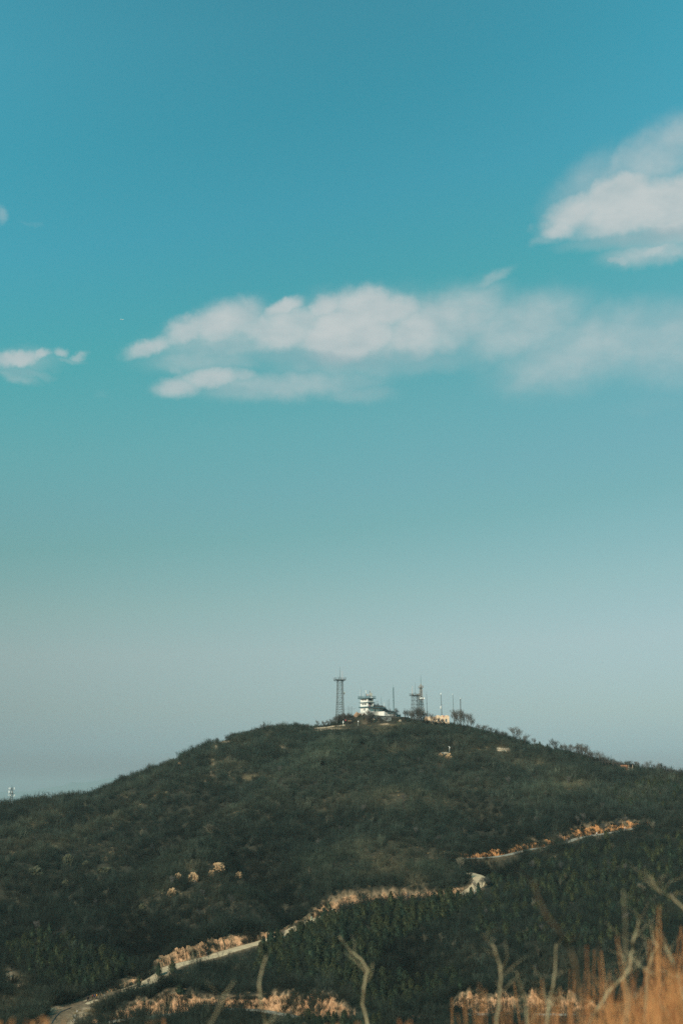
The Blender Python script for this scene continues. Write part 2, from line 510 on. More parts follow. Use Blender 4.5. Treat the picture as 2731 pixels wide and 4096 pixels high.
NZ = 0.5 + 0.5 * vnoise(GX, GY, 7, 21)
TANM = np.clip(px_mask(TAN, GX, GY, GZ) * 1.15 * sstep(0.25, 0.75, 0.55 * NZ + 0.45 * (0.5 + 0.5 * vnoise(GX, GY, 22, 25))) + 0.5 * sstep(0.55, 0.8, 0.5 + 0.5 * vnoise(GX, GY, 40, 23)) * NZ, 0, 1)
SOILM = np.clip(px_mask(SOIL, GX, GY, GZ) * 1.5 * sstep(0.2, 0.7, NZ), 0, 1)
TG = TANM.reshape(GD.shape); SG = SOILM.reshape(GD.shape)


def terrain_material():
    m, nt, b = new_mat('hillside_ground')
    N = nt.nodes.new; L = nt.links.new
    b.inputs['Roughness'].default_value = 1.0; b.inputs['Specular IOR Level'].default_value = 0.05
    tc = N('ShaderNodeTexCoord')

    def nz(scale, det=8):
        n = N('ShaderNodeTexNoise'); n.inputs['Scale'].default_value = scale; n.inputs['Detail'].default_value = det; n.inputs['Roughness'].default_value = 0.65
        L(tc.outputs['Object'], n.inputs['Vector']); return n.outputs['Fac']

    def ramp(f, c1, c2, p=(0.38, 0.62)):
        r = N('ShaderNodeValToRGB'); e = r.color_ramp.elements
        e[0].position, e[1].position = p; e[0].color = (*c1, 1); e[1].color = (*c2, 1)
        L(f, r.inputs[0]); return r.outputs[0]

    def attr(n):
        a = N('ShaderNodeAttribute'); a.attribute_name = n; return a.outputs['Fac']

    def mix(f, a, c):
        x = N('ShaderNodeMix'); x.data_type = 'RGBA'; L(f, x.inputs['Factor']); L(a, x.inputs[6]); L(c, x.inputs[7]); return x.outputs[2]
    litter = ramp(nz(0.35), (0.022, 0.024, 0.018), (0.045, 0.042, 0.030))
    tan = ramp(nz(0.6), (0.09, 0.072, 0.044), (0.17, 0.13, 0.075))
    soil = ramp(nz(0.9), (0.34, 0.23, 0.14), (0.56, 0.40, 0.27))
    rock = ramp(nz(0.8), (0.15, 0.105, 0.062), (0.36, 0.24, 0.15))
    c = mix(attr('tan'), litter, tan); c = mix(attr('soil'), c, soil); c = mix(attr('bank'), c, rock)
    L(c, b.inputs['Base Color'])
    bp = N('ShaderNodeBump'); bp.inputs['Distance'].default_value = 0.25; L(nz(1.6), bp.inputs['Height']); L(bp.outputs[0], b.inputs['Normal'])
    return m


nrow, ncol = GD.shape
quad = (np.arange(nrow - 1)[:, None] * ncol + np.arange(ncol - 1)[None, :]).ravel()
faces = np.stack([quad, quad + 1, quad + ncol + 1, quad + ncol], 1)
me = bpy.data.meshes.new('ground')
me.vertices.add(len(GX)); me.vertices.foreach_set('co', np.stack([GX, GY, GZ], 1).ravel())
me.loops.add(faces.size); me.loops.foreach_set('vertex_index', faces.ravel())
me.polygons.add(len(faces)); me.polygons.foreach_set('loop_start', np.arange(len(faces)) * 4); me.polygons.foreach_set('loop_total', np.full(len(faces), 4))
me.update(); me.validate()
for nm, arr in (('tan', TANM), ('soil', SOILM), ('bank', BANK)):
    at_ = me.attributes.new(nm, 'FLOAT', 'POINT'); at_.data.foreach_set('value', arr.astype(np.float32))
me.polygons.foreach_set('use_smooth', np.ones(len(faces), bool))
me.materials.append(terrain_material())
terrain = bpy.data.objects.new('ground', me); COL.objects.link(terrain)
tag(terrain, 'scrub covered hillside sloping down from the summit', 'hill', kind='structure')

# road surfaces
ROAD_LABEL = {'lower': 'pale winding concrete road climbing across the lower hillside', 'upper': 'narrow pale track below the orange earth bank on the right slope', 'valley': 'grey road at the foot of the hill under pink rock banks'}
for key, R in ROADS.items():
    P, t = R['pts'], R['t']; n = np.stack([-t[:, 1], t[:, 0]], 1)
    mb = MB(); K = 6
    for i in range(len(P)):
        wob = 0.22 * math.sin(i * 0.37) + 0.15 * math.sin(i * 0.91 + 2)
        for k in range(K + 1):
            o = -R['w'] - wob * (k == 0) + (2 * R['w'] + wob * (k == K)) * k / K
            x, y = P[i, 0] + n[i, 0] * o, P[i, 1] + n[i, 1] * o
            mb.v.append((x, y, P[i, 2] + 0.10 + 0.02 * math.cos(k / K * math.pi * 2) - (0.25 if k in (0, K) else 0)))
    for i in range(len(P) - 1):
        for k in range(K):
            q = i * (K + 1) + k
            mb.f.append((q, q + K + 1, q + K + 2, q + 1))
    o = mb.build('road', M['asphalt'] if key == 'lower' else M['greyroad'], None, True)
    for p in o.data.polygons: pass
    tag(o, ROAD_LABEL[key], 'road', kind='structure')


def bank_material():
    m, nt, b = new_mat('cut_bank_rock')
    N = nt.nodes.new; L = nt.links.new
    b.inputs['Roughness'].default_value = 1.0; b.inputs['Specular IOR Level'].default_value = 0.1
    tc = N('ShaderNodeTexCoord')
    n1 = N('ShaderNodeTexNoise'); n1.inputs['Scale'].default_value = 0.16; n1.inputs['Detail'].default_value = 6
    n2 = N('ShaderNodeTexNoise'); n2.inputs['Scale'].default_value = 1.0; n2.inputs['Detail'].default_value = 9; n2.inputs['Roughness'].default_value = 0.7
    for n in (n1, n2): L(tc.outputs['Object'], n.inputs['Vector'])
    r = N('ShaderNodeValToRGB'); e = r.color_ramp.elements
    e[0].position, e[1].position = 0.33, 0.66; e[0].color = (0.20, 0.13, 0.08, 1); e[1].color = (0.66, 0.45, 0.31, 1)
    x = e.new(0.5); x.color = (0.46, 0.30, 0.19, 1)
    L(n2.outputs['Fac'], r.inputs[0])
    at2 = N('ShaderNodeAttribute'); at2.attribute_name = 'ochre'
    mx = N('ShaderNodeMix'); mx.data_type = 'RGBA'; mx.blend_type = 'MULTIPLY'
    L(at2.outputs['Fac'], mx.inputs['Factor']); L(r.outputs[0], mx.inputs[6]); mx.inputs[7].default_value = (1.0, 0.70, 0.45, 1)
    r2 = N('ShaderNodeValToRGB'); r2.color_ramp.elements[0].position = 0.50; r2.color_ramp.elements[1].position = 0.66
    L(n1.outputs['Fac'], r2.inputs[0])
    mx2 = N('ShaderNodeMix'); mx2.data_type = 'RGBA'; L(r2.outputs[0], mx2.inputs['Factor']); L(mx.outputs[2], mx2.inputs[6]); mx2.inputs[7].default_value = (0.13, 0.105, 0.065, 1)
    L(mx2.outputs[2], b.inputs['Base Color'])
    bp = N('ShaderNodeBump'); bp.inputs['Distance'].default_value = 0.3; L(n2.outputs['Fac'], bp.inputs['Height']); L(bp.outputs[0], b.inputs['Normal'])
    return m


BM = bank_material(); BANKPTS = []
BANK_LABEL = {'lower': 'pink and tan rock face cut above the winding road', 'upper': 'orange earth bank cut above the track on the right slope', 'valley': 'salmon pink rock bank above the road at the foot of the hill'}
for key, R in ROADS.items():
    ok = R['h'] > 1.0
    runs, st = [], None
    for i, k in enumerate(ok):
        if k and st is None: st = i
        if (not k or i == len(ok) - 1) and st is not None:
            if i - st > 6: runs.append((st, i))
            st = None
    for (i0, i1) in runs:
        P = R['pts'][i0:i1]; t = R['t'][i0:i1]; h = R['h'][i0:i1]
        m = (i1 - i0) * 3
        fi = np.linspace(0, i1 - i0 - 1, m)
        ip = lambda A: np.stack([np.interp(fi, np.arange(len(A)), A[:, c]) for c in range(A.shape[1])], 1)
        Pq, tq = ip(P), ip(t); hq = np.interp(fi, np.arange(len(h)), h)
        nq = np.stack([-tq[:, 1], tq[:, 0]], 1)
        K = 13
        fade = np.minimum(1, np.minimum(np.arange(m), np.arange(m)[::-1]) / 9.0)
        S = np.repeat(np.arange(m)[:, None] * 0.4, K, 1) + 1000 * i0
        Q = np.repeat(np.linspace(0, 1, K)[None, :], m, 0)
        H = hq[:, None] * Q
        n1 = vnoise(S, H * 0.8, 3.1, 41, 4); n2 = vnoise(S, H, 1.2, 43, 4)
        n0 = vnoise(S, H * 0, 9.0, 47, 2)
        disp = (0.7 * n0 + 0.3 * n1 + 0.22 * n2 + 0.2) * np.sin(np.pi * np.clip(Q * 0.9 + 0.08, 0, 1)) * fade[:, None]
        off = R['w'] + 0.15 + bank_w(hq)[:, None] * Q * 1.08 - disp - 0.2 * fade[:, None]
        prof = Q * Q * (3 - 2 * Q) * 0.5 + 0.5 * Q
        off = np.maximum(off, R['w'] + 0.05)
        X = Pq[:, 0:1] + nq[:, 0:1] * off; Y = Pq[:, 1:2] + nq[:, 1:2] * off
        Z = Pq[:, 2:3] - 0.25 + hq[:, None] * prof + 0.15 * n2 * Q
        gz = ground(X, Y)
        Z[:, -1] = gz[:, -1] + 0.12; Z[:, -2] = np.maximum(Z[:, -2], gz[:, -2] + 0.05)
        mb = MB(); mb.v = list(zip(X.ravel().tolist(), Y.ravel().tolist(), Z.ravel().tolist()))
        for i in range(m - 1):
            for k in range(K - 1):
                q = i * K + k
                mb.f.append((q, q + K, q + K + 1, q + 1))
        o = mb.build('cut_bank', BM, None, False)
        a_ = o.data.attributes.new('ochre', 'FLOAT', 'POINT')
        oc = 1.0 if key == 'upper' else 0.45
        a_.data.foreach_set('value', np.full(m * K, oc, np.float32))
        for p in o.data.polygons: pass
        o.data.flip_normals()
        BANKPTS.append((X.ravel(), Y.ravel(), Z.ravel(), Q.ravel(), np.repeat(np.interp(fi, np.arange(len(h)), R['u'][i0:i1])[:, None], K, 1).ravel(), np.full(m * K, 1.0 if key == 'upper' else 0.0)))
        tag(o, BANK_LABEL[key], 'rock bank', 'cut banks above the roads', 'structure')

# far mountains
prof = [(-900, 3190), (-500, 3176), (0, 3168), (115, 3166), (189, 3151), (253, 3143), (293, 3127), (330, 3130), (396, 3121), (448, 3111), (500, 3119), (560, 3113), (640, 3128), (740, 3120), (900, 3140), (1200, 3150), (1600, 3140), (2000, 3160), (2600, 3150), (3300, 3170)]
mb = MB(); us = np.arange(-900, 3300, 9.0); K = 7
for u in us:
    v = np.interp(u, [p[0] for p in prof], [p[1] for p in prof])
    top = at(u, v, 31000)
    hz = top.z + 90 + 12 * mnoise.noise((u * 0.03, 1, 0)) + 7 * mnoise.noise((u * 0.09, 4, 0))
    for k in range(K):
        q = (k - 3) / 3
        mb.v.append((top.x * (1 + 0.06 * q), top.y + 2000 * q + 400 * mnoise.noise((u * 0.01, k, 2)), -90 + hz * max(0, 1 - abs(q)) ** 0.9 + (60 * mnoise.noise((u * 0.02, k * 1.3, 5)) if 0 < abs(q) < 1 else 0)))
for i in range(len(us) - 1):
    for k in range(K - 1):
        q = i * K + k
        mb.f.append((q, q + 1, q + K + 1, q + K))
o = mb.build('mountains', mat('far_mountain', (0.07, 0.075, 0.06), (0.05, 0.055, 0.05), 0.001), None, True)
tag(o, 'faint blue mountain range on the horizon behind the left ridge', 'mountains', kind='structure')

# ------------------------------------------------------------------ vegetation models
def rvec(r, s=1.0): return Vector((r.uniform(-s, s), r.uniform(-s, s), r.uniform(-s, s)))


def shrub_mesh(seed, h, spread, stems, twigs, th, m, lean=0.0):
    """Leafless multi-stemmed shrub: stems and side twigs as thin three-sided tubes."""
    r = random.Random(seed); mb = MB()
    for i in range(stems):
        az = r.uniform(0, 2 * math.pi); s = spread * math.sqrt(r.random())
        base = Vector((math.cos(az) * s * 0.45, math.sin(az) * s * 0.45, -0.15))
        L = h * r.uniform(0.6, 1.05)
        d = Vector((math.cos(az) * s / h * 1.1 + lean, math.sin(az) * s / h * 1.1, 1.0)).normalized()
        pts = [base]
        for k in range(3):
            d = (d + rvec(r, 0.22) + Vector((0, 0, 0.05))).normalized()
            pts.append(pts[-1] + d * L / 3)
        mb.tube(pts, [th, th * 0.75, th * 0.5, th * 0.25], 3, False)
        for k in range(twigs):
            q = r.uniform(0.25, 0.98) * 3; j = min(int(q), 2)
            p = pts[j].lerp(pts[j + 1], q - j)
            dd = (pts[j + 1] - pts[j]).normalized() * 0.5 + rvec(r, 0.75) + Vector((0, 0, 0.35))
            dd.normalize(); l2 = L * r.uniform(0.14, 0.34)
            mid = p + dd * l2 * 0.55 + rvec(r, 0.04)
            mb.tube([p, mid, mid + (dd + rvec(r, 0.5)).normalized() * l2 * 0.5], [th * 0.5, th * 0.35, th * 0.2], 3, False)
    return mb.mesh('scrub_plant', m)


def inst_material(name, rough=1.0, var=0.35):
    m, nt, b = new_mat(name)
    N = nt.nodes.new; L = nt.links.new
    b.inputs['Roughness'].default_value = rough; b.inputs['Specular IOR Level'].default_value = 0.05
    a = N('ShaderNodeAttribute'); a.attribute_type = 'INSTANCER'; a.attribute_name = 'tint'
    tc = N('ShaderNodeTexCoord'); n = N('ShaderNodeTexNoise'); n.inputs['Scale'].default_value = 1.7; n.inputs['Detail'].default_value = 3
    L(tc.outputs['Object'], n.inputs['Vector'])
    mr = N('ShaderNodeMapRange'); mr.inputs['To Min'].default_value = 1 - var; mr.inputs['To Max'].default_value = 1 + var
    L(n.outputs['Fac'], mr.inputs['Value'])
    x = N('ShaderNodeVectorMath'); x.operation = 'SCALE'
    L(a.outputs['Color'], x.inputs[0]); L(mr.outputs[0], x.inputs['Scale'])
    L(x.outputs[0], b.inputs['Base Color'])
    return m


def scatter(name, meshes, P, rot, scl, idx, tint, label, cat, tilt=None):
    """One object that nobody could count: many plants at points P, built with geometry nodes."""
    src = bpy.data.collections.new(name + '_plants')
    for i, me_ in enumerate(meshes):
        o = bpy.data.objects.new('%s_plant_%02d' % (name, i), me_); src.objects.link(o)
    me_ = bpy.data.meshes.new(name)
    me_.vertices.add(len(P)); me_.vertices.foreach_set('co', np.asarray(P, np.float32).ravel())
    A = me_.attributes.new('rot', 'FLOAT_VECTOR', 'POINT'); A.data.foreach_set('vector', np.asarray(rot, np.float32).ravel())
    A = me_.attributes.new('scl', 'FLOAT_VECTOR', 'POINT'); A.data.foreach_set('vector', np.asarray(scl, np.float32).ravel())
    A = me_.attributes.new('idx', 'INT', 'POINT'); A.data.foreach_set('value', np.asarray(idx, np.int32))
    A = me_.attributes.new('tint', 'FLOAT_COLOR', 'POINT'); A.data.foreach_set('color', np.concatenate([tint, np.ones((len(P), 1))], 1).astype(np.float32).ravel())
    me_.update()
    ng = bpy.data.node_groups.new(name, 'GeometryNodeTree')
    ng.interface.new_socket('Geometry', in_out='INPUT', socket_type='NodeSocketGeometry')
    ng.interface.new_socket('Geometry', in_out='OUTPUT', socket_type='NodeSocketGeometry')
    N = ng.nodes.new; L = ng.links.new
    gi, go = N('NodeGroupInput'), N('NodeGroupOutput')
    ci = N('GeometryNodeCollectionInfo'); ci.inputs['Collection'].default_value = src; ci.inputs['Separate Children'].default_value = True; ci.inputs['Reset Children'].default_value = True
    ip = N('GeometryNodeInstanceOnPoints'); ip.inputs['Pick Instance'].default_value = True

    def na(n, t):
        a = N('GeometryNodeInputNamedAttribute'); a.data_type = t; a.inputs['Name'].default_value = n; return a.outputs['Attribute']
    e2r = N('FunctionNodeEulerToRotation')
    L(na('rot', 'FLOAT_VECTOR'), e2r.inputs[0])
    L(gi.outputs[0], ip.inputs['Points']); L(ci.outputs[0], ip.inputs['Instance'])
    L(na('idx', 'INT'), ip.inputs['Instance Index']); L(e2r.outputs[0], ip.inputs['Rotation']); L(na('scl', 'FLOAT_VECTOR'), ip.inputs['Scale'])
    L(ip.outputs[0], go.inputs[0])
    o = bpy.data.objects.new(name, me_); COL.objects.link(o)
    md = o.modifiers.new('scatter', 'NODES'); md.node_group = ng
    return tag(o, label, cat, kind='stuff')


IM = inst_material('scrub_stems')
SHRUBS = [shrub_mesh(100 + i, 2.6, 1.25 + 0.2 * (i % 3), 15, 24, 0.023, IM) for i in range(5)] + \
         [shrub_mesh(140 + i, 3.9, 1.2, 6, 30, 0.034, IM) for i in range(3)]


def scatter_area(n, amax, dmin, dmax, seed):
    r = np.random.default_rng(seed)
    D = np.sqrt(r.uniform(dmin ** 2, dmax ** 2, n)); a = r.uniform(-amax, amax, n)
    return a * D, D, r


n = 126000
x, y, r_ = scatter_area(n, 0.30, 400, 1075, 77)
ds = np.interp(x / y, aa, DSKY)
keep = (y < ds + 26)
rd = grid_sample(RG, x, y); bk = grid_sample(BG, x, y); tn = grid_sample(TG, x, y); so = grid_sample(SG, x, y); eg = grid_sample(EG, x, y)
dens = 0.42 - 0.26 * tn - 0.95 * so + 0.36 * vnoise(x, y, 15, 61) - 0.8 * eg + 0.5 * ((rd < 7) & (eg < 0.3))
keep &= (rd > 1.2) & (r_.random(n) < np.where(bk > 0.35, 0.22 - 0.2 * eg, dens))
kd = np.hypot(x - SITE.x - 8, y - 1036)
keep &= kd > 27
pz = ground(x, y)
KEEPOUT = []      # (u, v, ru, rv): places the scrub leaves clear (walls, rocks)
KEEPOUT += [(870, 3480, 24, 30), (712, 3520, 18, 20), (775, 3522, 26, 20), (842, 3500, 16, 18), (955, 3513, 16, 18), (690, 3577, 20, 16), (845, 3550, 12, 10), (572, 3640, 16, 22), (140, 3492, 30, 26), (272, 3445, 26, 30), (415, 3480, 26, 24), (262, 3535, 16, 18),
            (1760, 3023, 22, 12), (1795, 3030, 16, 14), (1895, 3575, 30, 40), (1390, 2917, 130, 7), (1500, 2893, 130, 22), (1430, 2890, 60, 16), (2143, 2984, 22, 8)]
uu, vv, dep = proj(x, y, pz)
for (cu, cv, ru, rv) in KEEPOUT:
    keep &= ~((((uu - cu) / ru) ** 2 + ((vv - cv) / rv) ** 2) < 1.0)
x, y, pz, tn, so, uu, vv = (q[keep] for q in (x, y, pz, tn, so, uu, vv))
# shrubs rooted on the cut banks themselves, in clumps
bx_, by_, bz_, bq_, bu_, bup = (np.concatenate([p[i] for p in BANKPTS]) for i in range(6))
pr_ = (0.25 + 0.22 * bup) * (0.012 + 0.10 * sstep(-0.05, 0.45, vnoise(bx_, by_, 9, 67)) + 0.03 * bup) * (0.5 + 0.9 * np.abs(bq_ - 0.45))
sel = r_.random(len(bx_)) < pr_
nb_ = int(sel.sum())
x = np.concatenate([x, bx_[sel]]); y = np.concatenate([y, by_[sel]]); pz = np.concatenate([pz, bz_[sel]])
tn = np.concatenate([tn, np.full(nb_, .35)]); so = np.concatenate([so, np.zeros(nb_)]); uu, vv, _ = proj(x, y, pz)
k = len(x)
big = 0.5 + 0.5 * vnoise(x, y, 26, 71)
big2 = 0.5 + 0.5 * vnoise(x, y, 13, 73, 3)
sc = (0.42 + 0.65 * big + 0.85 * big2 ** 1.5 + 0.3 * r_.random(k) ** 2) * (1 - 0.3 * tn)
skyv = np.interp(uu, [p[0] for p in SKY_UV], [p[1] for p in SKY_UV])
sc *= 1 - 0.32 * sstep(45, 12, vv - skyv) * sstep(1150, 1300, uu) * (1 - .55 * sstep(1850, 1980, uu))
sc *= 1.25
sc *= np.where(vv > 3500, 1.0, 0.92); sc[len(x) - nb_:] *= 0.5
idx = np.where(r_.random(k) < 0.22, r_.integers(5, 8, k), r_.integers(0, 5, k))
tv = r_.random(k)[:, None]
zone = (0.5 + 0.5 * vnoise(x, y, 60, 81))[:, None]
fine = (0.5 + 0.5 * vnoise(x, y, 9, 83))[:, None]
dark = np.array([0.018, 0.029, 0.025]); grey = np.array([0.060, 0.064, 0.050]); green = np.array([0.018, 0.031, 0.023]); tanc = np.array([0.125, 0.105, 0.066])
tint = dark * (1 - tv * 0.6) + grey * (tv * 0.6)
tint = tint * (1 - 0.55 * zone) + green * 0.55 * zone
tint = tint * (1 - 0.55 * tn[:, None]) + tanc * 0.55 * tn[:, None]
tint = tint * (0.62 + 0.9 * fine) * np.exp(r_.normal(0, 0.16, k))[:, None]
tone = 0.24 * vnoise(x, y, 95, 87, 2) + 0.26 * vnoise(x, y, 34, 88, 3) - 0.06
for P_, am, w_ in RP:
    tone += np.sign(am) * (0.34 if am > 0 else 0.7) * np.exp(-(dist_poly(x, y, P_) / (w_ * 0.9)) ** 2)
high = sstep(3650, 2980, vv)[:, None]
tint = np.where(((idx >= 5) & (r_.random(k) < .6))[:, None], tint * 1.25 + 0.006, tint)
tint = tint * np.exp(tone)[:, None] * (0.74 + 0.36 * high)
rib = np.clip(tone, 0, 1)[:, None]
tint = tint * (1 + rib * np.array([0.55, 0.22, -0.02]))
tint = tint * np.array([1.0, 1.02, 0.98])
rot = np.stack([r_.normal(0, 0.08, k), r_.normal(0, 0.08, k), r_.uniform(0, 6.283, k)], 1)
scl = np.stack([sc * r_.uniform(0.85, 1.2, k), sc * r_.uniform(0.85, 1.2, k), sc * r_.uniform(0.8, 1.2, k)], 1)
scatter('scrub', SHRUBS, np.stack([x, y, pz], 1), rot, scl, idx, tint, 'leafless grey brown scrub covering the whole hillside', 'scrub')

# dry grass tufts on the tan patches
GRM = inst_material('tuft_blades', var=0.3)


def tuft_mesh(seed, nb, h, spread, th, m):
    r = random.Random(seed); mb = MB()
    for i in range(nb):
        az = r.uniform(0, 6.283); b0 = Vector((math.cos(az), math.sin(az), 0)) * spread * r.random() * 0.5 + Vector((0, 0, -0.05))
        d = Vector((math.cos(az) * 0.5, math.sin(az) * 0.5, 1)) + rvec(r, 0.25); d.normalize()
        L = h * r.uniform(0.5, 1)
        p1 = b0 + d * L * 0.6; p2 = p1 + (d + Vector((math.cos(az) * 0.6, math.sin(az) * 0.6, -0.3))).normalized() * L * 0.45
        mb.tube([b0, p1, p2], [th, th * 0.8, th * 0.2], 3, False)
    return mb.mesh('grass_tuft', m)


TUFTS = [tuft_mesh(200 + i, 26, 0.75, 0.9, 0.028, GRM) for i in range(3)]
n = 60000
x, y, r_ = scatter_area(n, 0.27, 460, 1060, 79)
tn = grid_sample(TG, x, y); so = grid_sample(SG, x, y); rd = grid_sample(RG, x, y); bk = grid_sample(BG, x, y)
keep = (rd > 0.3) & (r_.random(n) < np.clip(tn * 1.1 - so * 0.9, 0, 1) + 0.25 * (bk > 0.3) + 0.35 * ((rd < 6) & (rd > 0.4))) & (y < np.interp(x / y, aa, DSKY) + 10) & (np.hypot(x - SITE.x - 8, y - 1036) > 24)
x, y, tn = x[keep], y[keep], tn[keep]; k = len(x)
tv = r_.random(k)[:, None]
tint = (np.array([0.20, 0.145, 0.08]) * (1 - tv) + np.array([0.30, 0.225, 0.13]) * tv)
sc = r_.uniform(0.6, 1.3, k)
scatter('hill_grass', TUFTS, np.stack([x, y, ground(x, y)], 1), np.stack([np.zeros(k), np.zeros(k), r_.uniform(0, 6.28, k)], 1), np.stack([sc, sc, sc], 1), r_.integers(0, 3, k), tint,
        'straw coloured dry grass on the open patches of the slope', 'grass')


# ---- conifers
def conifer_material():
    m, nt, b = new_mat('conifer_needles')
    N = nt.nodes.new; L = nt.links.new
    b.inputs['Roughness'].default_value = 0.95; b.inputs['Specular IOR Level'].default_value = 0.1
    oi = N('ShaderNodeObjectInfo'); g = N('ShaderNodeNewGeometry'); tc = N('ShaderNodeTexCoord')
    n = N('ShaderNodeTexNoise'); n.inputs['Scale'].default_value = 2.2; n.inputs['Detail'].default_value = 4
    L(tc.outputs['Object'], n.inputs['Vector'])
    r = N('ShaderNodeValToRGB'); e = r.color_ramp.elements
    e[0].position, e[1].position = 0.35, 0.7; e[0].color = (0.019, 0.034, 0.025, 1); e[1].color = (0.064, 0.076, 0.036, 1)
    L(n.outputs['Fac'], r.inputs[0])
    r2 = N('ShaderNodeValToRGB'); e = r2.color_ramp.elements
    e[0].color = (0.55, 0.72, 0.85, 1); e[1].color = (1.2, 1.0, 0.85, 1)
    L(oi.outputs['Random'], r2.inputs[0])
    x = N('ShaderNodeMix'); x.data_type = 'RGBA'; x.blend_type = 'MULTIPLY'; x.inputs['Factor'].default_value = 1
    L(r.outputs[0], x.inputs[6]); L(r2.outputs[0], x.inputs[7]); L(x.outputs[2], b.inputs['Base Color'])
    return m


CM = conifer_material()


def conifer_crown(seed, h, w, blunt):
    r = random.Random(seed); mb = MB()
    ncl = 330
    for i in range(ncl):
        q = r.random() ** 0.8
        z = h * (0.13 + 0.87 * q)
        prof = (math.sin(min(1, (q + 0.10) * 2.1) * math.pi / 2)) * (1 - q) ** blunt * 1.12 + 0.02
        az = r.uniform(0, 6.283)
        lob = 0.82 + 0.22 * math.sin(az * 3 + seed + z * 2.4) + 0.12 * math.sin(az * 7 + z * 5)
        rr = w / 2 * prof * lob * r.uniform(0.62, 1.04)
        c = Vector((math.cos(az) * rr, math.sin(az) * rr, z))
        s = r.uniform(0.13, 0.27) * (0.7 + 0.5 * (1 - q))
        d = Vector((math.cos(az) * 0.55, math.sin(az) * 0.55, 0.9)) + rvec(r, 0.45); d.normalize()
        e = d.cross(Vector((math.sin(az), -math.cos(az), 0.2)) + rvec(r, 0.5)).normalized()
        f2 = d.cross(e)
        # a small upswept spray: two crossed leaf faces
        for ax in (e, f2):
            mb.add([c - ax * s * 0.55 - d * s * 0.4, c + ax * s * 0.55 - d * s * 0.4, c + ax * s * 0.42 + d * s * 0.5, c + d * s * 1.25 + rvec(r, 0.05), c - ax * s * 0.42 + d * s * 0.5], [(0, 1, 2, 3, 4)])
    # inner mass so that the crown is not see-through in its middle
    pts = [(0, 0, h * 0.1), (0, 0, h * 0.3), (0, 0, h * 0.6), (0, 0, h * 0.88)]
    mb.tube(pts, [w * 0.22, w * 0.34, w * 0.22, w * 0.04], 7)
    return mb.mesh('crown', CM)


def trunk_mesh(h, r0, m, seed=1, lean=0.03):
    r = random.Random(seed); mb = MB()
    p = [Vector((0, 0, -0.4))]
    for k in range(4): p.append(p[-1] + Vector((r.uniform(-lean, lean) * h, r.uniform(-lean, lean) * h, h / 4)))
    mb.tube(p, [r0, r0 * 0.9, r0 * 0.75, r0 * 0.5, r0 * 0.3], 6)
    return mb.mesh('trunk', m)


CONS = []
for i, (h, w, bl) in enumerate([(4.6, 2.9, 0.55), (4.0, 3.1, 0.42), (5.2, 2.6, 0.62), (3.5, 3.1, 0.38), (4.4, 3.4, 0.48)]):
    CONS.append((trunk_mesh(h * 0.7, 0.11, M['bark'], 300 + i), conifer_crown(310 + i, h, w, bl), h))


def inside(px, py, poly):
    c = np.zeros(px.shape, bool); n_ = len(poly)
    for i in range(n_):
        x1, y1 = poly[i]; x2, y2 = poly[(i + 1) % n_]
        if y1 == y2: continue
        c ^= ((y1 > py) != (y2 > py)) & (px < (x2 - x1) * (py - y1) / (y2 - y1) + x1)
    return c


CGROUPS = [
    ('plantation', [(1060, 3790), (1150, 3745), (1290, 3690), (1450, 3655), (1700, 3625), (1840, 3605), (1880, 3625), (1760, 3690), (1600, 3760), (1520, 3840), (1490, 3920), (1480, 3990), (1400, 3995), (1290, 3965), (1180, 3950), (1120, 3940), (1020, 3900)], 2.6,
     'dark green conifer in the dense plantation below the winding road', 'conifers of the plantation below the winding road', (0.8, 1.5)),
    ('left', [(30, 3790), (170, 3740), (320, 3790), (480, 3860), (560, 3900), (500, 3935), (400, 3960), (300, 3968), (200, 3960), (130, 3910), (40, 3840)], 2.8,
     'dark green conifer in the grove above the road with the walkers', 'conifers of the grove above the road with the walkers', (0.65, 1.35)),
    ('verge', [(468, 4022), (520, 4006), (600, 3996), (700, 3985), (800, 3984), (880, 4000), (780, 4010), (640, 4018), (500, 4045)], 2.7,
     'dark green conifer in the row between the two roads', 'conifers of the row between the two roads', (0.95, 1.25)),
    ('right', [(1850, 3620), (2000, 3500), (2300, 3420), (2500, 3400), (2731, 3360), (2800, 3700), (2500, 3800), (2100, 3790), (1900, 3740)], 4.0,
     'dark green conifer standing apart in the scrub of the right slope', 'conifers scattered in the scrub of the right slope', (0.9, 1.4)),
    ('upper', [(2440, 3180), (2520, 3140), (2620, 3130), (2780, 3120), (2800, 3210), (2640, 3240), (2480, 3235)], 4.2,
     'dark green conifer in the clump under the right hand ridge', 'conifers of the clump under the right ridge', (0.9, 1.2)),
    ('bottom', [(1420, 4010), (1500, 3950), (1640, 3900), (1800, 3880), (1860, 3960), (1700, 4040), (1560, 4060), (1440, 4060)], 3.1,
     'dark green conifer in the hollow above the valley road', 'conifers of the hollow above the valley road', (0.9, 1.35)),
    ('front', [(1150, 4110), (1240, 4098), (1400, 4099), (1520, 4096), (1560, 4130), (1130, 4130)], 2.3,
     'dark green conifer in front of the salmon pink bank', 'conifers in front of the salmon pink bank', (0.8, 1.1)),
    ('ridge', [(2225, 3120), (2320, 3090), (2345, 3110), (2300, 3135)], 3.5,
     'dark green conifer in the small clump high on the right slope', 'conifers of the small clump high on the right slope', (0.75, 1.0)),
]
cands = []
cr = np.random.default_rng(99)
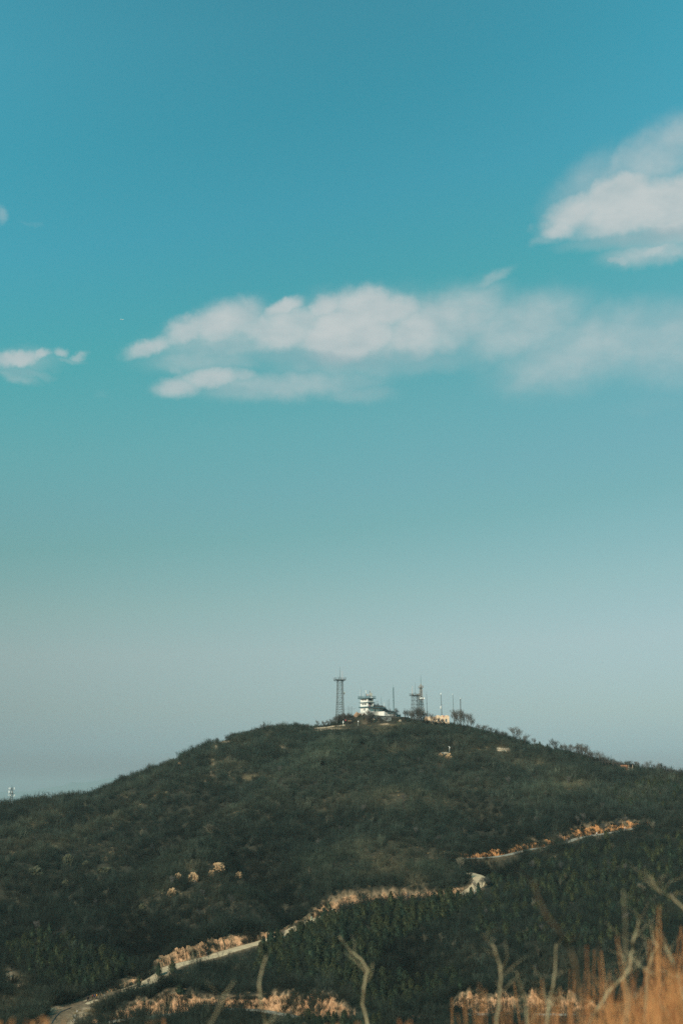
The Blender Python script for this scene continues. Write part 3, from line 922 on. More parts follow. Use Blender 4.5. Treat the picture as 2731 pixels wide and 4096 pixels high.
for gname, poly, gap, lab, grp, szr in CGROUPS:
    us = [p[0] for p in poly]; vs = [p[1] for p in poly]
    corners = np.array([base_px(u, min(v, 4150))[:2] for u, v in poly])
    lo, hi = corners.min(0) - 4, corners.max(0) + 4
    N_ = int((hi[0] - lo[0]) * (hi[1] - lo[1]) / (gap * gap) * 5)
    X = cr.uniform(lo[0], hi[0], N_); Y = cr.uniform(lo[1], hi[1], N_)
    Z = ground(X, Y); U, V, _ = proj(X, Y, Z)
    ok = inside(U, V, poly) & ((vnoise(X, Y, 14, 55) > (0.15 if gap > 3.5 else -0.42)) | (cr.random(N_) < .1)) & (grid_sample(RG, X, Y) > 1.4) & (grid_sample(BG, X, Y) < 0.25)
    got = []
    for i in np.where(ok)[0]:
        g = gap * (0.8 + 0.45 * ((math.sin(X[i] * 0.7) + math.sin(Y[i] * 0.55)) * 0.25 + 0.5))
        if all((X[i] - p[0]) ** 2 + (Y[i] - p[1]) ** 2 > g * g for p in got):
            got.append((X[i], Y[i], Z[i], U[i], V[i]))
    for p in got: cands.append((p, cr.uniform(*szr), lab, grp, cr.integers(0, 5), cr.uniform(0, 6.28), gname))
# single conifers with a place of their own
SINGLE = [(635, 3907, 1.05, 'lone dark conifer standing in front of the road bend'), (690, 3896, 1.15, 'broad conifer beside the road, right of the lone one'), (556, 3952, 0.9, 'small conifer at the road edge left of the lone one'), (716, 3988, 1.0, 'conifer with a bare lower trunk between the two roads'),
          (1053, 3800, 1.1, 'conifer at the top corner of the plantation by the road'), (1110, 3760, 1.05, 'conifer against the pale road above the plantation'), (1295, 3690, 1.05, 'conifer hiding the road beside the person in blue'), (2158, 2986, 0.95, 'broad dark conifer on the right crest beside two people'),
          (2170, 2987, 0.85, 'dark conifer on the right crest touching a broader conifer'), (2188, 2984, 0.95, 'slim dark conifer on the right crest, the outer one'), (2425, 3375, 1.5, 'tall round conifer right of the orange earth bank'), (341, 3178, 0.55, 'tiny pointed conifer on the left ridge skyline'), (329, 3178, 0.45, 'tiny thin conifer on the left ridge skyline'),
          (1590, 2965, 0.5, 'small dark conifer below the building on the summit slope'), (1655, 2972, 0.45, 'small dark conifer bush under the summit towers')]
proto = []
for (tm, cm, h) in CONS:
    e = empty('conifer', (0, 0, -500))
    for nm, m_ in (('trunk', tm), ('crown', cm)):
        o = bpy.data.objects.new(nm, m_); COL.objects.link(o); o.parent = e
    proto.append(e)


def plant(protos, i, loc, rz, sc, label, cat, group, name):
    c = copy_tree(protos[i], loc, rz, sc)
    tag(c, label, cat, group)
    return c


for k_, (u, v, s, lab) in enumerate(SINGLE):
    p = stand(u, v)
    plant(proto, k_ % 5, p, k_ * 1.3, s, lab, 'conifer', None, 'conifer')
# the nearest ones are objects; beyond 280 the rest are one mass
vis = sorted(cands, key=lambda c: -c[1] / math.hypot(c[0][0], c[0][1]) * (1 if c[6] in ('plantation', 'verge', 'left', 'front', 'bottom') else 1.0) * (1 if -20 < c[0][3] < 2750 and c[0][4] - 45 < 4096 else 0.01))
rest = []
for k_, (p, s, lab, grp, i, rz, gn) in enumerate(vis):
    if k_ < 280:
        plant(proto, int(i), (p[0], p[1], p[2]), rz, (s * (0.9 + 0.2 * ((k_ * 7) % 5) / 4), s, s * (0.85 + 0.3 * ((k_ * 3) % 7) / 6)), lab, 'conifer', grp, 'conifer')
    else: rest.append((p, s, i, rz))
if rest:
    merged = []
    for (tm, cm, h) in CONS:
        b = bmesh.new(); b.from_mesh(tm)
        n0 = len(b.faces); b.from_mesh(cm); b.faces.ensure_lookup_table()
        for f in b.faces[n0:]: f.material_index = 1
        q = bpy.data.meshes.new('grove_tree'); b.to_mesh(q); b.free(); q.materials.append(M['bark']); q.materials.append(CM); merged.append(q)
    kk = len(rest)
    scatter('conifer_woods', merged, [r[0][:3] for r in rest], [(0, 0, r[3]) for r in rest], [(r[1],) * 3 for r in rest], [int(r[2]) for r in rest], np.ones((kk, 3)), 'far dark conifers dotted through the scrub of the slopes', 'conifers')
for e in proto:
    for c in list(e.children): bpy.data.objects.remove(c)
    bpy.data.objects.remove(e)


# ---- bare trees
def bare_tree(seed, h, trunk_r, spread, levels=4, fork=0.3, upright=0.35, m1=None, m2=None):
    """Leafless tree: a trunk mesh with the main limbs, and a crown mesh of fine branches."""
    r = random.Random(seed); tr, cr_ = MB(), MB()

    def grow(p, d, L, rad, lev, first=False):
        nseg = 3
        pts = [p]; dd = d
        for k in range(nseg):
            dd = (dd + rvec(r, 0.17 if lev else 0.09) + Vector((0, 0, upright * 0.18))).normalized()
            pts.append(pts[-1] + dd * L / nseg)
        rad = max(rad, (0, 0, .05, .032, .021, .015)[min(lev, 5)]); rads = [rad * (1 - 0.45 * k / nseg) for k in range(nseg + 1)]
        (tr if lev <= 1 else cr_).tube(pts, rads, 5 if lev <= 1 else 3, lev <= 1)
        if 1 <= lev <= 3:
            for _ in range(2):
                q = r.uniform(0.15, 1) * nseg; j = min(int(q), nseg - 1); pp = pts[j].lerp(pts[j + 1], q - j)
                sd = (dd * .5 + rvec(r, .9) + Vector((0, 0, .15))).normalized(); l2 = h * r.uniform(.04, .09)
                m2_ = pp + sd * l2 * .55
                cr_.tube([pp, m2_, m2_ + (sd + rvec(r, .5)).normalized() * l2 * .5], [.015, .011, .006], 3, False)
        if lev >= levels: return
        nb = 6 if lev == 0 else r.choice((3, 3, 4)) if lev < levels - 1 else r.choice((3, 4))
        a0 = r.uniform(0, 6.283)
        for b in range(nb):
            q = (1, 1, .88, .74, .6, .46)[b] if lev == 0 else 1.0 if (b < 2) else r.uniform(0.3, 0.95)
            j = min(int(q * nseg), nseg - 1); pp = pts[j].lerp(pts[j + 1], q * nseg - j)
            az = a0 + b * 6.283 / nb + r.uniform(-0.5, 0.5)
            side = Vector((math.cos(az), math.sin(az), 0))
            nd = (dd * (0.85) + side * spread * r.uniform(0.5, 1.1) + Vector((0, 0, upright * 0.5))).normalized()
            grow(pp, nd, L * r.uniform(0.55, 0.8), rads[-1] * r.uniform(0.6, 0.85), lev + 1)
    grow(Vector((0, 0, -0.3)), Vector((r.uniform(-0.1, 0.1), r.uniform(-0.1, 0.1), 1)), h * fork, trunk_r, 0, True)
    zmax = max(v[2] for v in tr.v + cr_.v); k = h / zmax
    for mb in (tr, cr_): mb.v = [(a * k, b * k, c * k) for a, b, c in mb.v]
    return tr.mesh('trunk', m1 or M['bark'], True), cr_.mesh('crown', m2 or M['twig'])


def tree_protos(specs, m1, m2):
    out = []
    for s in specs:
        e = empty('bare_tree', (0, 0, -500))
        for me_ in bare_tree(*s, m1=m1, m2=m2):
            o = bpy.data.objects.new(me_.name.split('.')[0], me_); COL.objects.link(o); o.parent = e
        out.append(e)
    return out


# all 10 m tall, scaled where they stand
TB = tree_protos([(1, 10, 0.17, 0.45, 5, 0.34), (2, 10, 0.15, 0.52, 5, 0.3), (3, 10, 0.18, 0.4, 5, 0.4), (4, 10, 0.15, 0.62, 5, 0.28), (5, 10, 0.16, 0.48, 5, 0.32), (6, 10, 0.19, 0.56, 5, 0.26)], M['bark'], M['twig'])
TP = tree_protos([(7, 10, 0.16, 0.5, 5, 0.2), (8, 10, 0.14, 0.6, 5, 0.24), (9, 10, 0.17, 0.8, 5, 0.16), (10, 10, 0.14, 0.4, 5, 0.4)], M['palebark'], M['paletwig'])

TREES = []   # (u, foot v, height px, label, group, pale?, spread)
def T(lab, grp, lst, pale=False, spread=1.0):
    for (u, v, h) in lst: TREES.append((u, v, h, lab, grp, pale, spread))


T('forked bare tree standing alone left of the left lattice tower', None, [(1271, 2913, 35)])
T('small bare tree second from the left beside the summit path', None, [(1296, 2911, 31)])
T('rounded bare tree next to the thicket of the left lattice tower', None, [(1312, 2908, 33)])
T('bare tree in the thicket round the foot of the left lattice tower', 'trees round the foot of the left lattice tower', [(1326, 2906, 34), (1337, 2904, 46), (1350, 2903, 52), (1363, 2902, 54), (1374, 2901, 50), (1386, 2899, 52), (1397, 2898, 46), (1408, 2897, 36)])
T('slim bare tree in front of the white tower block', None, [(1453, 2889, 42)])
T('tall bare tree in front of the corner of the tower block', None, [(1470, 2899, 62)])
T('bare tree in front of the lettered wall', 'trees in front of the lettered wall', [(1480, 2893, 50), (1491, 2890, 42), (1506, 2890, 32), (1520, 2891, 32), (1542, 2893, 28)])
T('bare tree in front of the right end of the lettered wall', None, [(1576, 2893, 42)])
T('bare tree rising behind the roof stairs of the station', None, [(1503, 2862, 60)])
T('bare tree behind the long wing, right of the slim mast', None, [(1587, 2866, 36)])
T('bare tree behind the long wing, left of the slim mast', None, [(1566, 2866, 34)])
T('bare tree between the station and the two lattice towers', 'trees between the station and the two towers', [(1618, 2884, 52), (1633, 2887, 52)])
T('dense bare tree hiding the feet of the two lattice towers', 'trees hiding the feet of the two lattice towers', [(1646, 2892, 60), (1655, 2896, 66), (1664, 2897, 72), (1674, 2897, 72), (1685, 2896, 66), (1694, 2894, 56), (1702, 2892, 50)])
T('spreading bare tree in front of the left half of the salmon house', None, [(1721, 2900, 52)], spread=1.2)
T('low bare tree against the salmon house wall', None, [(1738, 2904, 44)])
T('thin bare tree before the windows of the salmon house', 'trees before the windows of the salmon house', [(1756, 2910, 42), (1772, 2912, 40)])
T('tall bare tree in the grove right of the salmon house', 'grove right of the salmon house', [(1817, 2910, 66), (1829, 2911, 68), (1843, 2915, 70), (1855, 2916, 66), (1867, 2917, 60), (1880, 2918, 50), (1889, 2919, 40)])
T('small bare tree at the outer edge of the summit grove', None, [(1912, 2921, 26)])
T('bushy bare tree on the right crest below the summit grove', 'low trees on the crest below the summit grove', [(1930, 2930, 26), (1945, 2934, 32), (1962, 2938, 26), (1985, 2948, 26), (2005, 2953, 30), (2022, 2957, 26)])
T('left one of two tall bare trees standing on the right crest', None, [(2056, 2970, 58)])
T('right one of two tall bare trees standing on the right crest', None, [(2081, 2976, 62)])
T('dense bare tree under the two tall ones on the crest', None, [(2097, 2986, 46)], spread=1.3)
T('bare tree between the crest path walkers and the conifers', None, [(2136, 2990, 36)])
T('spreading bare tree right of the crest conifers', None, [(2219, 2998, 40)], spread=1.2)
T('slender bare tree in the row along the right crest', 'row of slender trees along the right crest', [(2243, 3010, 34), (2260, 3016, 40), (2281, 3022, 42), (2300, 3030, 54), (2314, 3034, 56), (2326, 3040, 60), (2336, 3042, 60), (2348, 3045, 52), (2366, 3054, 52), (2382, 3060, 54), (2396, 3064, 52), (2408, 3066, 44), (2420, 3068, 34), (2433, 3071, 36), (2450, 3073, 36), (2464, 3075, 34), (2476, 3078, 32)])
T('bare tree behind the brick hut on the right crest', 'trees behind the brick hut', [(2505, 3072, 28), (2520, 3073, 28), (2541, 3076, 28), (2552, 3078, 30)])
T('round crowned bare tree right of the brick hut', None, [(2591, 3092, 46)], spread=1.25)
T('dense bare tree on the crest right of the round crowned one', 'dense trees near the right end of the crest', [(2615, 3092, 34), (2629, 3093, 42), (2645, 3096, 40), (2662, 3098, 32)])
T('small bare tree at the right end of the crest', 'small trees at the right end of the crest', [(2678, 3100, 30), (2690, 3103, 24), (2703, 3105, 26), (2722, 3108, 28)])
T('bare tree with a tall spike on the left shoulder of the hill', None, [(1050, 2928, 40)])
T('bare tree on the left shoulder beside the spiked one', 'trees on the left shoulder of the hill', [(1069, 2924, 28), (1089, 2920, 24), (1112, 2916, 24), (1128, 2913, 22), (1141, 2911, 18)])
T('wide dense thicket tree right of the two ridge walkers', None, [(1182, 2914, 28)], spread=2.0)
T('low wide bare tree beside the open summit path', 'low wide trees beside the summit path', [(1212, 2916, 22), (1228, 2917, 22)], spread=1.6)
T('small bare tree along the left skyline', 'small trees along the left skyline', [(872, 2972, 24), (905, 2962, 18), (938, 2952, 18), (974, 2944, 16), (1008, 2936, 18), (1030, 2930, 20), (820, 2996, 14), (836, 2988, 14), (669, 3064, 22), (640, 3078, 14), (580, 3106, 16), (488, 3138, 12), (430, 3160, 10), (250, 3200, 10), (190, 3208, 12)])
T('dark bare tree in front of the bank by the middle road', None, [(1627, 3622, 54)])
T('dark bare tree at the road edge above the plantation corner', None, [(1131, 3756, 40)])
T('thin straight tree at the edge of the road bend', None, [(594, 3944, 36)])
T('bare tree inside the hairpin, in front of the pale road', None, [(1903, 3578, 52)])
T('leaning bare tree on the outside of the hairpin', 'trees on the outside of the hairpin', [(1926, 3560, 48), (1938, 3553, 46), (1948, 3548, 36), (1956, 3540, 30)])
T('bare forked tree beside the grey valley road', None, [(1163, 4078, 42)])
T('bare tree on the slope of the salmon pink bank', None, [(1136, 4028, 22)])
T('dark leaning tree before the orange bank', 'leaning trees before the orange bank', [(2240, 3372, 30), (2415, 3338, 40), (2470, 3318, 34), (2492, 3296, 28), (2505, 3294, 26)])
T('pale spreading tree on the middle of the left slope', None, [(850, 3360, 66)], True, 1.3)
T('pale bushy tree left of the spreading pale tree', None, [(748, 3332, 46)], True, 1.2)
T('pale bare tree behind the white camera pole', None, [(1818, 3000, 34)], True, 1.2)
T('pale tree at the foot of the slope above the valley bank', 'pale trees above the valley bank', [(1690, 4010, 46), (1672, 4020, 40), (1700, 4030, 36)], True)
T('grey bare tree by the gap in the road bank', 'grey trees by the gap in the road bank', [(1190, 3725, 44), (1205, 3722, 40), (1175, 3735, 38), (1222, 3712, 40)], True)
tr_ = random.Random(5)
mid = []
while len(mid) < 110:
    u = tr_.uniform(-10, 2740); lo = np.interp(u, [p[0] for p in SKY_UV], [p[1] for p in SKY_UV]) + 60
    v = tr_.uniform(lo, 4080); p = hit(u, v)
    if p is None or v < 3050: continue
    if float(grid_sample(RG, p.x, p.y)) < 1.5 or float(grid_sample(BG, p.x, p.y)) > 0.1: continue
    if any(inside(np.array([u]), np.array([v]), g[1])[0] for g in CGROUPS if g[0] not in ('right',)): continue
    s_ = F / p.y
    mid.append((u, v, s_ * tr_.uniform(4.0, 6.6)))
T('leafless tree standing a little above the hillside scrub', 'leafless trees dotted through the hillside scrub', mid[:60], True, 0.9)
T('dark leafless tree rising out of the hillside scrub', 'dark leafless trees dotted through the hillside scrub', mid[60:], False, 0.9)
for k_, (u, v, h, lab, grp, pale, sp) in enumerate(TREES):
    p = stand(u, v)
    if 'behind the long wing' in lab or 'behind the roof stairs' in lab:
        p = at(u, v, 1053); p.z = float(ground(p.x, p.y))
    if p is None: continue
    s_ = h / (F / (p.y * CP + p.z * SP)) / 10.0
    if u > 1780: s_ *= 1.15
    # a foot hidden behind the crest keeps its top where it shows
    vf = proj(p.x, p.y, p.z)[1]
    s_ *= max(0.5, (h + (vf - v)) / h)
    pr = (TP if pale else TB)
    if h < 34 and not pale: pr = [TB[1], TB[3], TB[5]]; sp *= 1.35
    plant(pr, tr_.randrange(len(pr)), p, tr_.uniform(0, 6.28), (s_ * sp, s_ * sp, s_), lab, 'tree', grp, 'bare_tree')
for e in TB + TP:
    for c in list(e.children): bpy.data.objects.remove(c)
    bpy.data.objects.remove(e)

# ------------------------------------------------------------------ summit structures
def ppm(D, v=2880):
    p = at(1500, v, D); return F / (p.y * CP + p.z * SP)


def lattice(parent, prof, levels, rl, rb, m, xs=True):
    """Four-legged lattice: profile of (height, half width); each leg a part, the bracing one part."""
    hz = [p[0] for p in prof]; hw = [p[1] for p in prof]
    W = lambda z: float(np.interp(z, hz, hw))
    cor = [(-1, -1), (1, -1), (1, 1), (-1, 1)]
    for sx, sy in cor:
        MB().tube([(sx * w, sy * w, z) for z, w in prof], rl, 4).build('leg', m, parent)
    b = MB()
    for i, z in enumerate(levels):
        w = W(z)
        for k in range(4):
            a, c = cor[k], cor[(k + 1) % 4]
            b.bar((a[0] * w, a[1] * w, z), (c[0] * w, c[1] * w, z), rb)
            if i + 1 < len(levels):
                z2 = levels[i + 1]; w2 = W(z2)
                if xs is True or (callable(xs) and xs(z)):
                    b.bar((a[0] * w, a[1] * w, z), (c[0] * w2, c[1] * w2, z2), rb)
                    b.bar((c[0] * w, c[1] * w, z), (a[0] * w2, a[1] * w2, z2), rb)
                else:
                    mx, my = (a[0] + c[0]) / 2 * w2, (a[1] + c[1]) / 2 * w2
                    b.bar((a[0] * w, a[1] * w, z), (mx, my, z2), rb); b.bar((c[0] * w, c[1] * w, z), (mx, my, z2), rb)
    b.build('bracing', m, parent)


def platform(parent, z, h, rail, m, t=0.28, posts=4, inner=0.0):
    MB().box((-h, -h, z - t), (h, h, z)).build('platform', m, parent)
    b = MB()
    for k in range(4):
        cor = [(-h, -h), (h, -h), (h, h), (-h, h)]; a, c = cor[k], cor[(k + 1) % 4]
        for q in (0.5, 1.0): b.bar((a[0], a[1], z + rail * q), (c[0], c[1], z + rail * q), 0.06)
        for j in range(posts):
            s = j / posts; b.bar((a[0] + (c[0] - a[0]) * s, a[1] + (c[1] - a[1]) * s, z), (a[0] + (c[0] - a[0]) * s, a[1] + (c[1] - a[1]) * s, z + rail), 0.06)
    b.build('railing', m, parent)


def whip(parent, x, y, z0, z1, r, m): return MB().tube([(x, y, z0), (x, y, z0 + (z1 - z0) * 0.6), (x, y, z1)], [r, r * 0.8, r * 0.45], 5).build('whip_antenna', m, parent)


# left lattice tower
D = 1015; q = ppm(D)
b = at(1359, 2903, D)
H = lambda v: (2903 - v) / q
t = empty('lattice_tower', b, 0.22, 'tall lattice tower with wide square platform standing left of the white station', 'tower')
lv = [0.0, H(2880), H(2858), H(2848), H(2838), H(2828), H(2818), H(2809), H(2792), H(2774), H(2757.5), H(2741), H(2724)]
lattice(t, [(-1.5, 2.75), (H(2838), 2.25), (H(2818), 2.05), (H(2720) - 0.3, 1.62)], lv, 0.19, 0.095, M['steel'], xs=lambda z: z > H(2820) or z < 3)
platform(t, H(2720), 3.75, 1.45, M['steel'])
bb = MB()
for sx, sy in ((-1, -1), (1, -1), (1, 1), (-1, 1)):
    bb.bar((sx * 1.7, sy * 1.7, H(2730)), (sx * 3.6, sy * 3.6, H(2721)), 0.08)
bb.build('strut', M['steel'], t)
bb = MB()
for sx, sy in ((-1, -1), (1, -1), (1, 1), (-1, 1)): bb.bar((sx * 0.95, sy * 0.95, H(2720)), (0, 0, H(2706)), 0.1)
bb.build('mast_foot', M['steel'], t)
MB().tube([(0, 0, H(2706)), (0, 0, H(2690)), (0, 0, H(2667))], [0.13, 0.11, 0.06], 6).build('mast', M['steel'], t)
for x, y, v in ((-3.6, -3.2, 2683), (0.6, -2.9, 2684), (1.5, -2.6, 2681), (2.0, 1.0, 2684)): whip(t, x, y, H(2720), H(v), 0.055, M['pinkish'])
bb = MB(); xl = 2.6
for s in (-0.22, 0.22): bb.tube([(xl + 0.9, s, 0), (xl - 0.3, s, H(2724))], 0.05, 4)
for k in range(42):
    z = H(2724) * k / 42; x = xl + 0.9 - 1.2 * z / H(2724); bb.bar((x, -0.22, z), (x, 0.22, z), 0.04)
    if k % 2: bb.bar((x, 0, z), (x + 0.55, 0, z), 0.04)
bb.build('ladder', M['steel'], t)
for dx, dy, v0, v1 in ((2.6, -0.6, 2777, 2768), (3.1, -0.3, 2778, 2766), (3.55, 0.2, 2776, 2769), (2.9, 0.6, 2775, 2768)):
    MB().box((dx - 0.16, dy - 0.12, H(v0)), (dx + 0.16, dy + 0.12, H(v1))).build('panel_antenna', M['whiteplastic'], t)
bb = MB(); bb.disc((3.05, -0.75, H(2775)), (0.3, -1, 0.1), 0.5, 0.12, 12, 0.15).build('dish', M['palesteel'], t)
bb = MB(); bb.bar((1.7, 0, H(2772)), (3.6, 0, H(2772)), 0.07); bb.bar((3.1, 0, H(2780)), (3.1, 0, H(2765)), 0.06); bb.build('antenna_bracket', M['steel'], t)

# wire antenna frame between the tower and the station
D = 1018; q = ppm(D); b = at(1400, 2895, D); H = lambda v: (2895 - v) / q; X = lambda u: (u - 1400) / q
t = empty('wire_antenna', b, 0, 'thin wire antenna frame with a cross arm between left tower and station', 'antenna')
for u, v in ((1392.8, 2823), (1407, 2825)): MB().tube([(X(u), 0, -1), (X(u), 0, H(v))], [0.11, 0.09], 5).build('pole', M['steel'], t)
MB().tube([(X(1374), 0, H(2837)), (X(1408), 0, H(2836.5)), (X(1423), 0, H(2835.5))], [0.05, 0.07, 0.05], 4).build('cross_arm', M['steel'], t)
for u, v in ((1395.5, 2829), (1398, 2829), (1400, 2828), (1404, 2826)): MB().tube([(X(u), 0.5, 0), (X(u), 0.5, H(v))], 0.035, 4).build('wire', M['steel'], t)
MB().bar((X(1415), 0, H(2837.5)), (X(1417), 0, H(2835)), 0.14).build('insulator', M['steel'], t)

YAW, KX, KY = math.radians(45), 0.834, 1.147
# ---- the station building; local x runs along the long right hand face, y along the lit left face
SB = Vector(SITE); BZ = -0.4
st = empty('station_building', SB, YAW, 'white three storey station building with teal floor bands and a long low wing', 'building')
st.scale = (KX, KY, 1)
TW = 6.4
MB().box((0, 0, BZ - 2), (TW, TW, 12.6)).build('tower_block', M['white'], st)
MB().box((TW + 0.003, 0.05, BZ - 2), (19, TW, 6.3)).build('long_block', M['cream'], st)
MB().box((-1.1, -1.2, 6.3), (21.3, TW + 1.0, 6.95)).build('floor_band', M['teal'], st)
MB().box((-0.8, -1.0, 9.65), (TW + 0.9, TW + 0.8, 10.05)).build('floor_band', M['teal'], st)
MB().box((-1.4, -1.4, 12.603), (TW + 1.7, TW + 1.4, 13.0)).build('roof_slab', M['teal'], st)
pr = MB()
lo, hi = (-1.35, -1.35), (TW + 1.65, TW + 1.35)
cs = [(lo[0], lo[1]), (hi[0], lo[1]), (hi[0], hi[1]), (lo[0], hi[1])]
for k in range(4):
    a, c = cs[k], cs[(k + 1) % 4]
    for z in (13.35, 13.9, 14.45): pr.bar((a[0], a[1], z), (c[0], c[1], z), 0.07)
    for j in range(9): s = j / 9; pr.bar((a[0] + (c[0] - a[0]) * s, a[1] + (c[1] - a[1]) * s, 13.0), (a[0] + (c[0] - a[0]) * s, a[1] + (c[1] - a[1]) * s, 14.5), 0.06)
pr.build('roof_railing', M['teal'], st)


def window(parent, face, a0, a1, z0, z1, name='window', bars=1):
    """face 'L': on the x=0 plane (a runs along y); ('R', y): on a y plane (a runs along x)."""
    fr, gl = MB(), MB(); t = 0.09
    def bx(mb, a, c, z, w, d0, d1):
        if face == 'L': mb.box((-d1, a, z), (-d0, c, w))
        else: mb.box((a, face - d1, z), (c, face - d0, w))
    for (a, c, z, w) in ((a0, a0 + t, z0, z1), (a1 - t, a1, z0, z1), (a0 + t, a1 - t, z0, z0 + t), (a0 + t, a1 - t, z1 - t, z1)): bx(fr, a, c, z, w, -0.05, 0.08)
    for k in range(bars): s = a0 + (a1 - a0) * (k + 1) / (bars + 1); bx(fr, s - 0.04, s + 0.04, z0 + t, z1 - t, -0.05, 0.05)
    f = fr.build(name, M['frame'], parent)
    bx(gl, a0 + 0.02, a1 - 0.02, z0 + 0.02, z1 - 0.02, -0.05, 0.02)
    gl.build('pane', M['glass'], f)
    return f


for z in (7.0, 10.2):
    for f0, f1 in ((.18, .27), (.29, .47), (.52, .68), (.70, .78)): window(st, 'L', f0 * TW, f1 * TW, z + 1.05, z + 2.25 if f1 - f0 < .12 else z + 2.35, bars=0 if f1 - f0 < .12 else 1)
window(st, 'L', .34 * TW, .49 * TW, 4.1, 5.8); window(st, 'L', .53 * TW, .59 * TW, 4.1, 5.6, bars=0); window(st, 'L', .31 * TW, .43 * TW, 1.5, 2.15, bars=0); window(st, 'L', .46 * TW, .60 * TW, 1.5, 2.15, bars=0)
for z in (6.955, 10.06):
    window(st, 0.0, 0.9, 4.7, z + 1.15, z + 2.45, bars=3)
    MB().box((0.75, -0.95, z), (5.6, -0.82, z + 0.85)).build('balcony_parapet', M['cream'], st)
    MB().box((5.5, -0.8, z), (5.75, -0.003, z + 2.5)).build('balcony_pier', M['white'], st)
window(st, 0.05, 8.2, 9.4, 3.4, 5.6); window(st, 0.05, 15.5, 16.4, 3.6, 5.5, bars=0); window(st, 0.05, 16.8, 18.2, 3.6, 5.5)
for x in (7.1, 11.2): MB().bar((x, -0.12, BZ), (x, -0.12, 6.3), 0.1, 6).build('drainpipe', M['white'], st)
MB().box((0.35, -0.10, BZ), (0.6, -0.003, 6.3)).build('corner_strip', M['cream'], st)
# roof terrace of the long block, its rail, the stairs and the dark sloping hall behind
pr = MB()
for (a, c) in (((7.5, -1.0), (21, -1.0)), ((21, -1.0), (21, TW + .8))):
    for z in (7.4, 7.85): pr.bar((*a, z), (*c, z), 0.05)
    for j in range(13): s = j / 12; p = (a[0] + (c[0] - a[0]) * s, a[1] + (c[1] - a[1]) * s); pr.bar((*p, 6.95), (*p, 7.9), 0.05)
pr.build('terrace_railing', M['palesteel'], st)
sa = MB()
for y in (0.2, 1.3): sa.bar((6.9, y, 10.0), (12.2, y, 7.0), 0.14)
for k in range(14): s = (k + .5) / 14; sa.box((6.9 + 5.3 * s - .16, .25, 10 - 3 * s - .03), (6.9 + 5.3 * s + .16, 1.25, 10 - 3 * s + .03))
for y in (0.2, 1.3): sa.bar((6.9, y, 11.0), (12.2, y, 8.0), 0.05)
sa.build('stairs', M['palesteel'], st)
pl = MB()
for x, z0 in ((7.4, 10.1), (7.9, 10.1)): pl.bar((x, 3.0, 10.1), (x, 3.0, 12.6), 0.16, 8)
pl.build('roof_post', M['white'], st)
MB().prism([(13.2, 6.953), (13.2, 8.5), (19.2, 8.5), (19.2, 6.953)], 2.6, TW + 0.6).build('stair_head', M['darkroof'], st)
MB().prism([(19.203, -1), (19.203, 8.45), (20.0, 8.5), (29.5, 4.3), (29.5, -1)], 1.2, TW + 0.6).build('hall', M['darkroof'], st)
MB().box((19.6, 1.0, 0.4), (21.6, 1.197, 4.6)).build('hall_door', M['glass'], st)
MB().box((21.8, 0.9, 0.4), (22.1, 1.197, 5.4)).build('hall_pier', M['teal'], st)
# low wing in front
WX0, WX1, WY = 12.7, 27.4, -5.3
MB().box((WX0, WY, BZ - 2.6), (WX1, -0.003, 3.55)).build('low_wing', M['white'], st)
MB().box((WX0 + 1.2, WY - 0.95, 3.553), (WX1 + 0.5, 0.6, 3.95)).build('wing_roof', M['darkroof'], st)
MB().box((WX0 - .1, WY - .1, 3.553), (WX0 + 1.197, 0.2, 3.72)).build('wing_cornice', M['white'], st)
for k in range(8): window(st, WY, WX0 + 1.7 + k * 1.62, WX0 + 2.65 + k * 1.62, 0.6, 2.75, bars=0)
for k in range(7): MB().box((WX0 + 2.78 + k * 1.62, WY - 0.22, BZ), (WX0 + 3.22 + k * 1.62, WY - 0.003, 3.4)).build('pilaster', M['white'], st)
MB().box((WX1 + 0.003, WY + .6, BZ - 2.6), (WX1 + 3.0, -0.3, 3.0)).build('wing_annex', M['grey'], st)
MB().box((WX1 + 3.003, WY + .2, BZ - 2.6), (WX1 + 6.6, -1.2, 1.9)).build('lean_to', M['teal'], st)
MB().box((WX1 + 2.9, WY + .1, 1.903), (WX1 + 6.8, -1.1, 2.05)).build('lean_to_roof', M['darkroof'], st)
rw = MB()
for j in range(7): rw.bar((WX1 + 3.2 + j * .55, WY + .3, 2.05), (WX1 + 3.2 + j * .55, WY + .3, 3.0), 0.04)
for z in (2.55, 3.0): rw.bar((WX1 + 3.1, WY + .3, z), (WX1 + 6.6, WY + .3, z), 0.04)
rw.build('lean_to_railing', M['palesteel'], st)
# red sign board on the middle balcony
MB().box((0.0, -1.16, 7.0), (1.3, -1.05, 7.9)).build('sign_board', M['red'], st)


def on_building(x, y, z):
    return SB + Matrix.Rotation(YAW, 3, 'Z') @ Vector((x * KX, y * KY, z))


# things standing on its roof
def roof_thing(name, x, y, z, label, cat, grp=None): return empty(name, on_building(x, y, z), 0.9, label, cat, grp)


